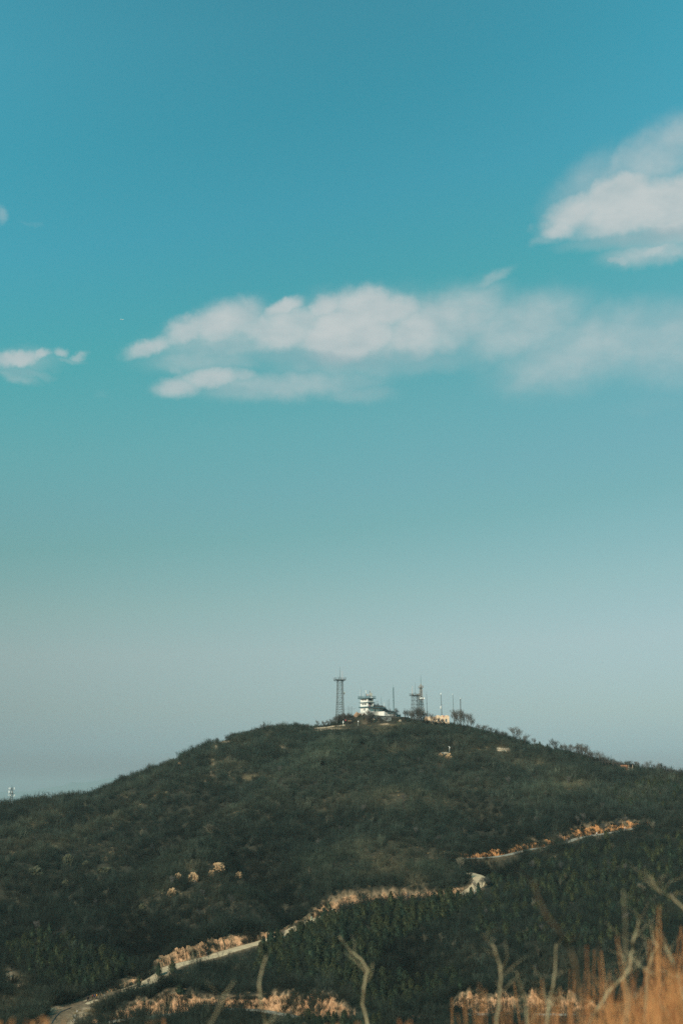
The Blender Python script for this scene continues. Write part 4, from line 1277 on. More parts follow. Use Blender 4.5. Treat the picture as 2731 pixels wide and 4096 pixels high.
for x, y, h, lab in ((0.2, 6.9, 6.6, 'pale whip antenna at the outer left corner of the station roof'), (1.0, 6.6, 8.6, 'dark thin whip antenna near the outer left corner of the station roof'), (0.8, 4.6, 4.2, 'short pale whip antenna on the station roof')):
    t = roof_thing('whip_antenna', x, y, 13.0, lab, 'antenna')
    pm = M['steel'] if 'dark' in lab else M['whiteplastic']
    MB().tube([(0, 0, 0), (0, 0, 1.2)], 0.09, 6).build('base_tube', M['steel'], t)
    MB().tube([(0, 0, 1.2), (0, 0, h)], [0.07, 0.04], 5).build('rod', pm, t)
t = roof_thing('antenna_mast', 1.6, 2.6, 13.0, 'dark mast with white panel antenna in the middle of the station roof', 'antenna')
MB().tube([(0, 0, 0), (0, 0, 4.2)], 0.17, 6).build('mast', M['steel'], t)
MB().box((-.28, -.18, 3.4), (.28, .18, 5.6)).build('panel_antenna', M['whiteplastic'], t)
t = roof_thing('drum_antenna', 2.6, 2.2, 13.0, 'small pale drum antenna on legs beside the dark roof mast', 'antenna')
MB().disc((0, -.1, 2.3), (-.5, -1, 0), .75, .5, 14, .1).build('drum', M['pinkish'], t)
for s in (-.35, .35): MB().bar((s, 0, 0), (s, 0, 2.2), .09).build('leg', M['steel'], t)
t = roof_thing('antenna_mast', 5.0, 1.9, 13.0, 'dark mast behind the big round dish on the station roof', 'antenna')
MB().tube([(0, 0, 0), (0, 0, 5.6)], 0.16, 6).build('mast', M['steel'], t)
MB().box((.2, -.16, 3.6), (.55, .16, 5.8)).build('panel_antenna', M['whiteplastic'], t)
t = roof_thing('satellite_dish', 5.6, 1.2, 13.0, 'big round pale dish with dark rim on the station roof', 'dish')
MB().tube([(0, 0, 0), (0, 0, 2.0)], 0.3, 8).build('pedestal', M['whiteplastic'], t)
MB().disc((0, 0, 2.7), (-.25, -1, .05), 1.32, .5, 24, .2).build('reflector', M['cream'], t)
rm = MB(); ax = Vector((-.25, -1, .05)).normalized(); a_ = ax.cross(Vector((0, 0, 1))).normalized(); b_ = ax.cross(a_)
rm.tube([Vector((0, 0, 2.7)) - ax * 0.3 + (a_ * math.cos(k * .2618) + b_ * math.sin(k * .2618)) * 1.36 for k in range(25)], .12, 5, False); rm.build('rim', M['steel'], t)
t = roof_thing('lamp', 3.3, -1.3, 13.2, 'round white floodlight on the station roof railing', 'lamp')
MB().disc((0, 0, .3), (-.4, -1, 0), .42, .35, 14, .1).build('lens', M['whiteplastic'], t); MB().bar((0, 0, -.2), (0, 0, .3), .07).build('bracket', M['steel'], t)

# lettered retaining wall and its brown stone extension below the building
R3 = Matrix.Rotation(YAW, 3, 'Z')
wl = empty('retaining_wall', on_building(0, 0, 0), YAW, 'pale retaining wall with dark painted characters below the station', 'wall'); wl.scale = (KX, KY, 1)
WYF = -8.6
MB().box((-5.0, WYF, -5.5), (16.6, WYF + 0.6, -0.55)).build('wall_face', M['concrete'], wl)
MB().box((-5.2, WYF - 0.12, -0.547), (16.8, WYF + 0.72, -0.3)).build('coping', M['grey'], wl)
GLY = [[(0, .15, .1, .9), (.55, .7, 0, .95), (.15, .55, .45, .6)], [(.05, .95, .62, .76), (.3, .45, 0, .62), (.6, .75, 0, .62)],
       [(.05, .95, .05, .2), (.05, .95, .75, .9), (.05, .2, .2, .75), (.8, .95, .2, .75), (.2, .8, .42, .55)], [(.42, .58, .3, 1), (.1, .4, 0, .3), (.6, .9, 0, .3), (.1, .9, .62, .74)],
       [(.15, .32, 0, 1), (.32, .9, .42, .56), (.5, .66, .56, 1), (.6, .9, 0, .2)], [(.4, .6, .55, 1), (.2, .42, 0, .5), (.58, .8, 0, .5)],
       [(.1, .9, .3, .45), (.1, .9, .7, .85), (.25, .4, .0, 1), (.6, .75, .0, 1)], [(.05, .2, .1, .5), (.3, .8, 0, .14), (.8, .92, .14, .5), (.42, .56, .5, .9)]]
for k, g in enumerate(GLY):
    x0 = -3.0 + k * 2.35; gb = MB()
    for (a0, a1, z0, z1) in g: gb.box((x0 + a0 * 1.5, WYF - .06, -2.35 + z0 * 1.5), (x0 + a1 * 1.5, WYF - .003, -2.35 + z1 * 1.5))
    gb.build('character', M['ink'], wl)
w2 = empty('stone_wall', on_building(16.9, WYF, 0), YAW, 'rough brown stone wall right of the lettered wall', 'wall'); w2.scale = (KX, KY, 1)
MB().box((0, 0, -5), (10.5, .7, -.75)).build('wall_face', M['rock_moss'], w2); MB().box((-.003 + .0, -.08, -.747), (10.6, .78, -.55)).build('coping', M['stonewall'], w2)

# poles and masts
def pole(u0, v0, u1, v1, D, r, label, mt, ball=None, arm=0, lat=False, thin=None):
    q = ppm(D); b = at(u1, v1, D); b.z = min(b.z, float(ground(b.x, b.y)))
    dx = (u0 - u1) / q; h = at(u0, v0, D).z - b.z
    t = empty('lattice_mast' if lat else 'antenna_pole', b, 0, label, 'mast')
    if lat:
        for k in range(3):
            a = k * 2.094 + .4; MB().bar((math.cos(a) * r, math.sin(a) * r, 0), (dx + math.cos(a) * r, math.sin(a) * r, h), .1).build('leg', mt, t)
        br = MB(); n = int(h / (2.2 * r))
        for i in range(n):
            for k in range(3):
                a, c = k * 2.094 + .4, (k + 1) * 2.094 + .4; s0, s1 = i / n, (i + 1) / n
                br.bar((dx * s0 + math.cos(a) * r, math.sin(a) * r, h * s0), (dx * s1 + math.cos(c) * r, math.sin(c) * r, h * s1), .05)
                br.bar((dx * s1 + math.cos(a) * r, math.sin(a) * r, h * s1), (dx * s1 + math.cos(c) * r, math.sin(c) * r, h * s1), .05)
        br.build('bracing', mt, t)
    else:
        MB().tube([(0, 0, 0), (dx * .5, 0, h * .5), (dx, 0, h)], [r, r * .85, r * .7], 6).build('shaft', mt, t)
        cl = MB()
        for s in (.35, .7): cl.disc((dx * s, 0, h * s), (0, 0, 1), r * 1.5, .25, 8)
        cl.build('collar', mt, t)
    if thin: MB().tube([(dx, 0, h), (dx, 0, h + thin)], [.07, .035], 5).build('spike', mt, t)
    if ball:
        MB().tube([(dx - .1, 0, h + .1), (dx - .15, 0, h + .5), (dx - .1, 0, h + ball * .6), (dx, 0, h + ball)], [.12, .36, .33, .08], 8).build('antenna_head', M['whiteplastic'], t)
    if arm:
        MB().tube([(dx, 0, h - .1), (dx + arm, 0, h - .1), (dx + arm, 0, h + 1.9)], .045, 4).build('side_arm', mt, t)
    return t


pole(1573, 2750, 1575, 2862, 1046, .42, 'slim teal lattice mast behind the right end of the station', M['teal'], lat=True, thin=2.2)
pole(1706.5, 2775, 1709, 2895, 1030, .19, 'thin dark pole right of the spire tower', M['steel'], thin=2.2)
pole(1764, 2780, 1769, 2880, 1032, .24, 'leaning dark pole with a white head behind the salmon house', M['steel'], ball=1.5, arm=-1.1)
pole(1763, 2837, 1763.5, 2880, 1034, .13, 'short pole with a long white head beside the leaning pole', M['steel'], ball=2.6)
pole(1812, 2780, 1815.8, 2905, 1030, .19, 'thin dark pole with a small white tip right of the salmon house', M['steel'], ball=.9, thin=1.6)
pole(1842.4, 2796, 1842.4, 2910, 1028, .26, 'rightmost mast rising out of the summit grove', M['steel'], lat=True, ball=.8, arm=.9)
pole(1525, 2788, 1526, 2864, 1050, .12, 'thin pole behind the dark roof of the station', M['steel'], thin=.8)
pole(1550, 2800, 1551, 2864, 1052, .11, 'thin pole left of the slim mast behind the station', M['steel'])
pole(1556, 2796, 1557, 2864, 1052, .13, 'slightly taller thin pole left of the slim mast behind the station', M['steel'])
pole(1535.5, 2809, 1535.5, 2862, 1044, .12, 'short white pole at the end of the roof terrace', M['whiteplastic'])

# lattice tower with the wide platform
D = 1017; q = ppm(D); b = at(1661, 2893, D); H = lambda v: (2893 - v) / q
t = empty('lattice_tower', b, 0.35, 'squat lattice tower with wide platform behind the dense bare trees', 'tower')
lattice(t, [(-1.5, 2.35), (H(2783), 2.0)], [0] + [H(v) for v in (2878, 2862, 2846.5, 2832, 2817.5, 2802, 2787)], .17, .09, M['steel'])
platform(t, H(2782), 3.3, 1.2, M['steel'])
bb = MB()
for k in range(3): bb.bar((.5 + k * .35, -2.0, 0), (.5 + k * .35, -1.9, H(2784)), .08)
bb.build('cable_run', M['steel'], t)
bb = MB(); bb.bar((-1.6, 0, H(2781)), (0, 0, H(2769)), .08); bb.bar((1.6, 0, H(2781)), (0, 0, H(2769)), .08); bb.bar((0, 0, H(2782)), (0, 0, H(2769)), .08); bb.build('mast_foot', M['steel'], t)
whip(t, 0, 0, H(2769), H(2730), .085, M['steel'])
for x in (-2.7, -2.2): whip(t, x, -.5, H(2780), H(2745), .13, M['pinkish'])
for x, s in ((-2.9, .4), (1.4, .5), (2.5, .5), (0.4, .35)): MB().box((x - s, -2.6, H(2782)), (x + s, -1.8, H(2782) + .9)).build('equipment_box', M['palesteel'], t)
MB().disc((2.8, -2.2, H(2778)), (.2, -1, 0), .8, .3, 16, .15).build('dish', M['palesteel'], t)
bb = MB(); [bb.bar((2.1, 1.5, H(2802)), (2.8, 1.4, H(2812)), .12), bb.bar((2.8, 1.4, H(2812)), (2.1, 1.3, H(2822)), .12)]; bb.build('cable_loop', M['steel'], t)

# tower with the spire
D = 1026; q = ppm(D); b = at(1684, 2893, D); H = lambda v: (2893 - v) / q
t = empty('spire_tower', b, 0.3, 'pale tapering lattice tower with two round platforms and a tall spire', 'tower')
pf = [(-1.5, 4.4), (H(2868), 2.9), (H(2832), 1.55), (H(2797), 1.08), (H(2751), .68), (H(2740), .55)]
lattice(t, pf, [0] + [H(v) for v in (2868, 2850, 2832, 2819, 2808, 2797, 2786, 2777, 2768, 2760, 2751)], .17, .085, M['palesteel'])
for v, h in ((2797, 2.05), (2751, 1.5)): platform(t, H(v), h, 1.15, M['palesteel'], .22, 3)
MB().tube([(0, 0, H(2868)), (0, 0, H(2740))], .28, 6).build('core_pipe', M['palesteel'], t)
MB().tube([(0, 0, H(2744)), (0, 0, H(2739)), (0, 0, H(2734))], [.62, .5, .15], 8).build('cap', M['palesteel'], t)
MB().tube([(0, 0, H(2734)), (0, 0, H(2720)), (0, 0, H(2700))], [.17, .16, .06], 6).build('spire', M['teal'], t)
for x, y, v, r in ((-1.2, -2.0, 2795, .62), (-.2, -2.1, 2794, .5), (1.5, -1.9, 2795, .62), (1.9, -1.4, 2792, .4)): MB().disc((x, y, H(v)), (-.3, -1, .05), r, .25, 14, .12).build('dish', M['whiteplastic'], t)
MB().bar((1.4, -1.2, H(2751)), (1.4, -1.2, H(2742)), .09).build('whip_antenna', M['steel'], t)
MB().bar((-.7, 0, H(2756.5)), (-2.3, 0, H(2756)), .06).build('side_arm', M['steel'], t)

# salmon house
D = 1020; q = ppm(D); b = at(1700, 2908, D); sh = empty('salmon_house', b, 0.10, 'salmon coloured flat roofed house with dark windows right of the towers', 'house')
L1, Z0, Z1, Z2 = 7.9, -1.0, (2908 - 2869.5) / q, (2908 - 2864.5) / q
LT = 97 / q
MB().box((0, 0, Z0), (L1, 7, Z1)).build('left_block', M['salmon'], sh); MB().box((L1 + .003, -.25, Z0), (LT, 7, Z2)).build('right_block', M['salmon'], sh)
cb = MB()
for x0, x1, zz, yy in ((0, 1.5, Z1, 0), (2.2, 3.8, Z1, 0), (4.6, 6.0, Z1, 0), (6.4, L1, Z1, 0), (L1 + .2, L1 + 2.4, Z2, -.25), (L1 + 3.4, L1 + 5.6, Z2, -.25), (L1 + 6.3, LT - .5, Z2, -.25)):
    cb.box((x0, yy - .12, zz + .003), (x1, yy + .5, zz + .55))
cb.build('parapet', M['salmon'], sh)
for x, z0, z1 in ((2.2, 2.6, 4.6), (5.0, 2.6, 4.6)): window(sh, 0.0, x, x + 1.2, z0, z1)
for x, z0, z1 in ((L1 + .7, 3.6, 5.6), (L1 + 3.6, 3.6, 5.6), (L1 + 6.5, 3.6, 5.9), (L1 + .7, .4, 2.2), (L1 + 3.6, .4, 2.2), (L1 + 6.3, .4, 2.2)): window(sh, -.25, x, x + 1.35, z0, z1)
MB().box((L1 + 5.0, -.5, Z2 - .7), (L1 + 5.45, -.256, Z2 + .5)).build('banner', M['red'], sh)
MB().box((-1.0, -1.2, Z0), (L1 - 1.0, -.7, 1.2)).build('garden_wall', M['rust'], sh)
D = 1022; b = at(1800, 2912, D); lh = empty('low_shed', b, 0.05, 'low dark shed between the salmon house and the summit grove', 'shed')
MB().box((0, 0, -1), (7.2, 4, 2.0)).build('wall', M['grey'], lh); MB().box((-.2, -.25, 2.003), (7.4, 4.2, 2.25)).build('roof', M['darkroof'], lh); MB().box((3.2, -.06, -.5), (4.2, -.003, 1.6)).build('door', M['glass'], lh)

# brick hut on the right crest
b = stand(2505, 3081); b.z += 0.1; hut = empty('brick_hut', b, -0.12, 'small brick hut with a flat dark roof on the right crest', 'hut')
q = F / (b.y * CP + b.z * SP); W_ = 50 / q; Hh = 22 / q
X0 = -W_ / 2
MB().box((X0, 0, -1), (X0 + W_ * .56, 4, Hh)).build('wall', M['rust'], hut)
MB().box((X0 + W_ * .56 + .003, 2.2, -1), (X0 + W_, 4, Hh)).build('wall', M['wood'], hut)
for f in (.66, .97): MB().box((X0 + W_ * f - .15, -.1, -1), (X0 + W_ * f + .15, .3, Hh)).build('post', M['stonewall'], hut)
MB().box((X0 - .1, -.6, Hh + .003), (X0 + W_ + .5, 4.3, Hh + .28)).build('roof', M['darkroof'], hut)
MB().box((X0 + .1, -.06, -1), (X0 + .35, -.003, Hh - .05)).build('corner_post', M['stonewall'], hut)

# cell mast behind the left ridge
D = 905; b = at(46, 3228, D); q = ppm(D, 3200); H = lambda v: (3228 - v) / q
b.z = min(b.z, float(ground(b.x, b.y)))
Hh = lambda v: at(46, v, D).z - b.z
t = empty('cell_mast', b, .3, 'cell mast crowded with white panel antennas on the left ridge', 'mast')
lattice(t, [(0, .95), (Hh(3192), .75), (Hh(3152), .5)], [Hh(v) for v in (3222, 3212, 3203, 3194, 3186, 3178, 3170, 3162, 3152)], .13, .06, M['steel'])
MB().tube([(0, 0, Hh(3152)), (0, 0, Hh(3145)), (0, 0, Hh(3139))], [.3, .1, .04], 6).build('spike', M['steel'], t)
for v in (3160.5, 3174, 3190.5):
    rg = MB(); n = 10
    rg.tube([(1.75 * math.cos(k * .6283), 1.75 * math.sin(k * .6283), Hh(v)) for k in range(11)], .07, 4, False)
    for k in range(4): rg.bar((0, 0, Hh(v)), (1.75 * math.cos(k * 1.57 + .4), 1.75 * math.sin(k * 1.57 + .4), Hh(v)), .07)
    rg.build('ring_frame', M['steel'], t)
for (du, v0, v1, dy) in ((-12.4, 3157.5, 3150, -.9), (-8.2, 3157, 3150.2, -1.3), (9, 3158, 3149.4, -1.2), (-13.4, 3173.5, 3162.5, -1), (-9.8, 3170, 3162.8, -1.4), (-14.6, 3182.3, 3178.6, -.9), (-11.2, 3180.3, 3178, -1.2), (-6.9, 3184, 3178.4, -1.6), (12.2, 3183, 3177.5, -.8), (8.8, 3186.5, 3181.5, -1.3), (-.8, 3170, 3165, -1.7)):
    x = du / q * .93
    MB().box((x - .15, dy - .12, Hh(v0)), (x + .15, dy + .12, Hh(v1))).build('panel_antenna', M['whiteplastic'], t)

# stone mound and rocks at the foot of the station
def rock(name, u, v, w, h, depth, m, label, seed, cat='boulder', D=None, flat=0.0, sink=.25, group=None, tall=1.0):
    """A fissured boulder w x h pixels where it shows; built at that size in metres."""
    p = stand(u, v) if D is None else at(u, v, D)
    q = F / (p.y * CP + p.z * SP)
    bm = bmesh.new(); bmesh.ops.create_icosphere(bm, subdivisions=5, radius=1)
    W_, H_, D_ = w / q / 2, h / q, depth or w / q / 2
    for vtx in bm.verts:
        c = vtx.co.copy(); o = Vector((seed * 3.1, seed * 1.7, seed))
        n1 = mnoise.noise(c * 1.1 + o); n2 = mnoise.noise(c * 2.7 + o)
        cell = mnoise.voronoi(c * 1.5 + o)[0]; crack = min(cell[1] - cell[0], .22)
        k = 1 + .42 * n1 + .20 * n2 + (1.3 * (crack - .22))
        c = c * k
        if flat: c.z = min(c.z, flat + .12 * n2)
        vtx.co = Vector((c.x * W_, c.y * D_, (c.z * .5 + .5 - sink) * H_ / (1 - sink)))
    me_ = bpy.data.meshes.new(name); bm.to_mesh(me_); bm.free(); me_.materials.append(m)
    me_.polygons.foreach_set('use_smooth', [False] * len(me_.polygons))
    o = bpy.data.objects.new(name, me_); COL.objects.link(o); o.location = p; o.rotation_euler = (0, 0, seed * .0)
    return tag(o, label, cat, group)


m_, nt_, b_ = new_mat('mound_masonry')
br_ = nt_.nodes.new('ShaderNodeTexBrick'); tcx = nt_.nodes.new('ShaderNodeTexCoord')
br_.inputs['Color1'].default_value = (.50, .32, .21, 1); br_.inputs['Color2'].default_value = (.40, .25, .16, 1); br_.inputs['Mortar'].default_value = (.16, .11, .08, 1); br_.inputs['Scale'].default_value = 1.1
mpx = nt_.nodes.new('ShaderNodeMapping'); mpx.inputs['Rotation'].default_value = (1.57, 0, 0); nt_.links.new(tcx.outputs['Object'], mpx.inputs[0]); nt_.links.new(mpx.outputs[0], br_.inputs['Vector']); nt_.links.new(br_.outputs['Color'], b_.inputs['Base Color']); b_.inputs['Roughness'].default_value = .95
o = rock('stone_mound', 1442, 2890, 60, 40, 5.5, m_, 'domed mound of warm masonry at the left foot of the station', 3, 'mound', D=1015.5, sink=.45)
rock('boulder', 1466, 2890, 34, 18, 2.5, M['stonewall'], 'pale angular rock on the path below the white tower block', 5, D=1012)
rock('boulder', 1489, 2886, 20, 14, 2.2, M['stonewall'], 'pale rock between the trees under the lettered wall', 6, D=1012)
rock('boulder', 1600, 2888, 14, 9, 1.5, M['stonewall'], 'pale rock at the right end of the brown stone wall', 7, D=1028)
BOULD = [('boulder', 874, 3466, 40, 22, 'rock_warm', 'flat topped warm granite boulder, the upper block of the largest outcrop', 11, .3),
         ('boulder', 878, 3489, 36, 28, 'rock_warm', 'fluted granite boulder under the flat topped block', 12, 0), ('boulder', 846, 3505, 20, 22, 'rock_warm', 'slanting warm granite boulder left of the largest outcrop', 13, 0),
         ('boulder', 836, 3511, 12, 10, 'rock_warm', 'little pale rock at the foot of the slanting boulder', 14, 0), ('boulder', 710, 3528, 24, 29, 'rock_warm', 'upright warm boulder, the outer left of the sunlit pair', 15, 0),
         ('boulder', 774, 3523, 38, 27, 'rock_warm', 'wide warm boulder sloping down to the right', 16, 0), ('boulder', 755, 3526, 12, 24, 'rock_moss', 'narrow greenish rock leaning on the wide warm boulder', 17, 0),
         ('boulder', 954, 3521, 26, 26, 'rock_warm', 'ochre boulder standing alone right of the largest outcrop', 18, 0), ('boulder', 688, 3583, 28, 24, 'rock_warm', 'round warm boulder low on the slope, apart from the sunlit pair', 19, 0),
         ('boulder', 844, 3558, 24, 16, 'rock_moss', 'dull rounded rock below the slanting boulder', 20, 0), ('boulder', 733, 3536, 10, 8, 'rock_moss', 'small greenish stone between the sunlit boulders', 21, 0),
         ('boulder', 650, 3568, 16, 12, 'rock_moss', 'small greenish stone left of the round warm boulder', 22, 0), ('boulder', 570, 3644, 26, 34, 'rock_moss', 'tall mossy boulder with a pale face low on the slope', 23, 0),
         ('boulder', 552, 3668, 18, 16, 'rock_moss', 'small mossy rock beside the tall mossy boulder', 24, 0), ('boulder', 616, 3672, 22, 24, 'rock_moss', 'rounded mossy rock right of the tall mossy boulder', 25, 0),
         ('boulder', 140, 3505, 58, 44, 'rock_moss', 'large domed olive boulder, leftmost on the slope', 26, 0), ('boulder', 274, 3460, 44, 54, 'rock_moss', 'tall olive boulder with a sunlit cracked face', 27, 0),
         ('boulder', 345, 3474, 30, 34, 'rock_moss', 'dark mossy rock between two large olive boulders', 28, 0), ('boulder', 420, 3494, 56, 48, 'rock_moss', 'big dark flat topped boulder behind thin trees', 29, .35),
         ('boulder', 262, 3544, 30, 32, 'rock_moss', 'yellowish boulder below the tall olive one', 30, 0), ('boulder', 294, 3546, 18, 20, 'rock_moss', 'narrow grey rock beside the yellowish boulder', 31, 0),
         ('boulder', 1763, 3028, 16, 14, 'rock_warm', 'wedge shaped rock left under the white camera pole', 32, 0), ('boulder', 1794, 3036, 22, 20, 'rock_warm', 'larger wedge shaped rock right under the white camera pole', 33, 0),
         ('boulder', 1782, 3018, 20, 9, 'stonewall', 'pale flat rock at the foot of the white camera pole', 34, 0), ('boulder', 1311, 3640, 26, 30, 'rock_moss', 'mossy boulder at the road edge by the person in blue', 35, 0),
         ('boulder', 2150, 3818, 44, 22, 'rock_moss', 'stacked flat grey rocks in the scrub above the valley bank', 36, .3), ('boulder', 2330, 3742, 26, 14, 'rock_moss', 'small pale rock in the scrub of the lower right slope', 37, 0),
         ('boulder', 720, 3060, 14, 9, 'rock_warm', 'small tan rock high on the left slope', 38, 0), ('boulder', 2010, 3008, 20, 10, 'stonewall', 'pale rock under the stone terraces on the right slope', 39, 0)]
for nm, u, v, w, h, mm, lab, sd, fl in BOULD: rock(nm, u, v, w * (1.3 if mm == 'rock_warm' else 1.05), h * (1.1 if mm == 'rock_warm' else .8), None, M[mm], lab, sd, flat=fl)

# path edge wall beside the left tower, stone terraces on the right
def low_wall(pts, h, label, m, cat='wall', t=.45):
    P = [stand(u, v) for u, v in pts]
    base = P[0]; b = MB(); n = len(P)
    for i, p in enumerate(P):
        d = (P[min(i + 1, n - 1)] - P[max(i - 1, 0)]); s = Vector((-d.y, d.x, 0)).normalized() * t / 2; hh = h * (1 + .12 * math.sin(i * 2.3))
        q = p - base
        b.v += [tuple(q - s - Vector((0, 0, .8))), tuple(q + s - Vector((0, 0, .8))), tuple(q + s + Vector((0, 0, hh))), tuple(q - s + Vector((0, 0, hh)))]
    for i in range(n - 1):
        a, c = i * 4, i * 4 + 4
        b.f += [(a, c, c + 3, a + 3), (a + 1, a + 2, c + 2, c + 1), (a + 3, c + 3, c + 2, a + 2), (a, a + 1, c + 1, c)]
    b.f += [(0, 3, 2, 1), (4 * n - 4, 4 * n - 3, 4 * n - 2, 4 * n - 1)]
    o = b.build('stone_wall', m); o.location = base
    return tag(o, label, cat)


low_wall([(1256, 2916), (1280, 2914), (1305, 2911), (1330, 2908), (1352, 2906), (1380, 2903)], .75, 'long low tan wall along the path under the left lattice tower', M['stonewall'])
low_wall([(1984, 2996), (2000, 2997), (2018, 2998), (2034, 2997)], .9, 'upper pale stone terrace wall on the right slope', M['stonewall'])
low_wall([(1988, 3004), (2004, 3006), (2026, 3006)], .9, 'lower pale stone terrace wall on the right slope', M['stonewall'])
low_wall([(2108, 2993), (2122, 2992), (2140, 2991), (2154, 2990)], .5, 'low pale wall under the two people on the right crest', M['stonewall'])
low_wall([(1760, 3014), (1775, 3013), (1792, 3012)], .5, 'low grey wall beside the white camera pole', M['concrete'])
low_wall([(207, 4096), (222, 4072), (243, 4050), (285, 4034)], .22, 'dark roadside gutter wall at the left edge of the road', M['darkroof'], t=.25)

# small posts and signs
def small(name, u, v, label, cat, parts, rz=0):
    p = stand(u, v); t = empty(name, p, rz, label, cat)
    for nm, mb, m in parts: mb.build(nm, m, t)
    return t


small('camera_pole', 1796.5, 3011, 'white pole with a bent camera arm on the slope below the towers', 'camera pole',
      [('post', MB().bar((0, 0, -.3), (0, 0, 3.9), .11, 8), M['whiteplastic']), ('arm', MB().tube([(0, 0, 3.9), (-.5, 0, 3.9), (-.62, 0, 4.15)], .09, 6), M['whiteplastic']), ('control_box', MB().box((-.05, -.2, 2.7), (.36, .2, 3.5)), M['whiteplastic']), ('base_block', MB().box((-.55, -.35, -.4), (-.1, .35, .6)), M['whiteplastic'])])
small('sign_post', 1372, 2905, 'white board on a post beside the path under the left tower', 'sign', [('post', MB().bar((0, 0, -.3), (0, 0, 2.4), .14, 6), M['cream']), ('board', MB().prism([(-.35, 2.0), (.35, 2.2), (.3, 2.9), (0, 4.1), (-.25, 2.8)], -.08, .08), M['whiteplastic'])])
small('path_lamp', 1432.5, 2904, 'white headed lamp post on the slope left of the station', 'lamp', [('post', MB().bar((0, 0, -.3), (0, 0, 2.5), .09, 6), M['cream']), ('lamp_head', MB().tube([(0, 0, 2.4), (0, 0, 2.7), (0, 0, 3.2), (0, 0, 3.6)], [.16, .34, .3, .1], 8), M['whiteplastic'])])
small('open_shelter', 1399, 2901, 'small open timber shelter with a tan roof beside the path', 'shelter', [('roof', MB().prism([(-1.7, 2.5), (1.2, 2.6), (1.0, 3.0), (-1.4, 3.1)], -.9, .9), M['wood']), ('post', MB().bar((.7, 0, -.3), (.7, 0, 2.5), .14), M['bark']), ('post', MB().bar((-1.2, 0, -.3), (-1.2, 0, 2.5), .12), M['bark'])])
small('red_banner', 1379.5, 2903, 'small red flag among the trees under the left tower', 'flag', [('flag', MB().box((0, -.04, 3.4), (.9, .04, 4.1)), M['red']), ('pole', MB().bar((0, 0, -.3), (0, 0, 4.2), .06), M['steel'])])
for u, v, lab in ((1897.5, 3578, 'black and white chevron road sign beside the hairpin tree'), (1851.5, 3588, 'road sign on a thin post left of the hairpin chevron')):
    p = stand(u, v); t = empty('road_sign', p, 0, lab, 'sign'); fac = M['ink'] if 'chevron' in lab else M['rust']
    MB().bar((0, 0, -.3), (0, 0, 1.7), .08, 6).build('post', M['steel'], t)
    bo = MB().box((-.28, -.06, 1.05), (.28, .02, 1.9)).build('board', fac, t)
    if 'chevron' in lab:
        ch = MB()
        for z in (1.15, 1.55): ch.add([(.2, -.07, z - .05), (-.1, -.07, z + .14), (.2, -.07, z + .33), (.02, -.07, z + .33), (-.24, -.07, z + .14), (.02, -.07, z - .05), (.2, -.064, z - .05), (-.1, -.064, z + .14), (.2, -.064, z + .33), (.02, -.064, z + .33), (-.24, -.064, z + .14), (.02, -.064, z - .05)], [(0, 1, 4, 5), (1, 2, 3, 4), (6, 11, 10, 7), (7, 10, 9, 8), (0, 5, 11, 6), (2, 8, 9, 3), (0, 6, 7, 1), (1, 7, 8, 2), (5, 4, 10, 11), (4, 3, 9, 10)])
        ch.build('chevron', M['whiteplastic'], t)
for k, (u, v) in enumerate(((297, 4086), (301, 4068), (309, 4050))):
    small('road_stake', u, v, ['lowest', 'middle', 'uppermost'][k] + ' of three white stakes on the earth right of the road', 'stake', [('stake', MB().bar((0, 0, -.2), (0.03, 0, .75), .07, 6), M['whiteplastic']), ('cap', MB().bar((.03, 0, .752), (.035, 0, .9), .075, 6), M['rust'])])

# ------------------------------------------------------------------ people
def skin(verts, edges, radii, sub=1, root=0):
    me_ = bpy.data.meshes.new('skin'); me_.from_pydata(verts, edges, []); me_.update()
    o = bpy.data.objects.new('skin', me_); COL.objects.link(o)
    md = o.modifiers.new('skin', 'SKIN'); md.use_smooth_shade = True
    for i, sv in enumerate(me_.skin_vertices[0].data):
        r = radii[i]; sv.radius = r if hasattr(r, '__len__') else (r, r)
    me_.skin_vertices[0].data[root].use_root = True
    s = o.modifiers.new('sub', 'SUBSURF'); s.levels = s.render_levels = sub
    dg = bpy.context.evaluated_depsgraph_get(); dg.update()
    out = bpy.data.meshes.new_from_object(o.evaluated_get(dg))
    bpy.data.objects.remove(o); bpy.data.meshes.remove(me_)
    return out


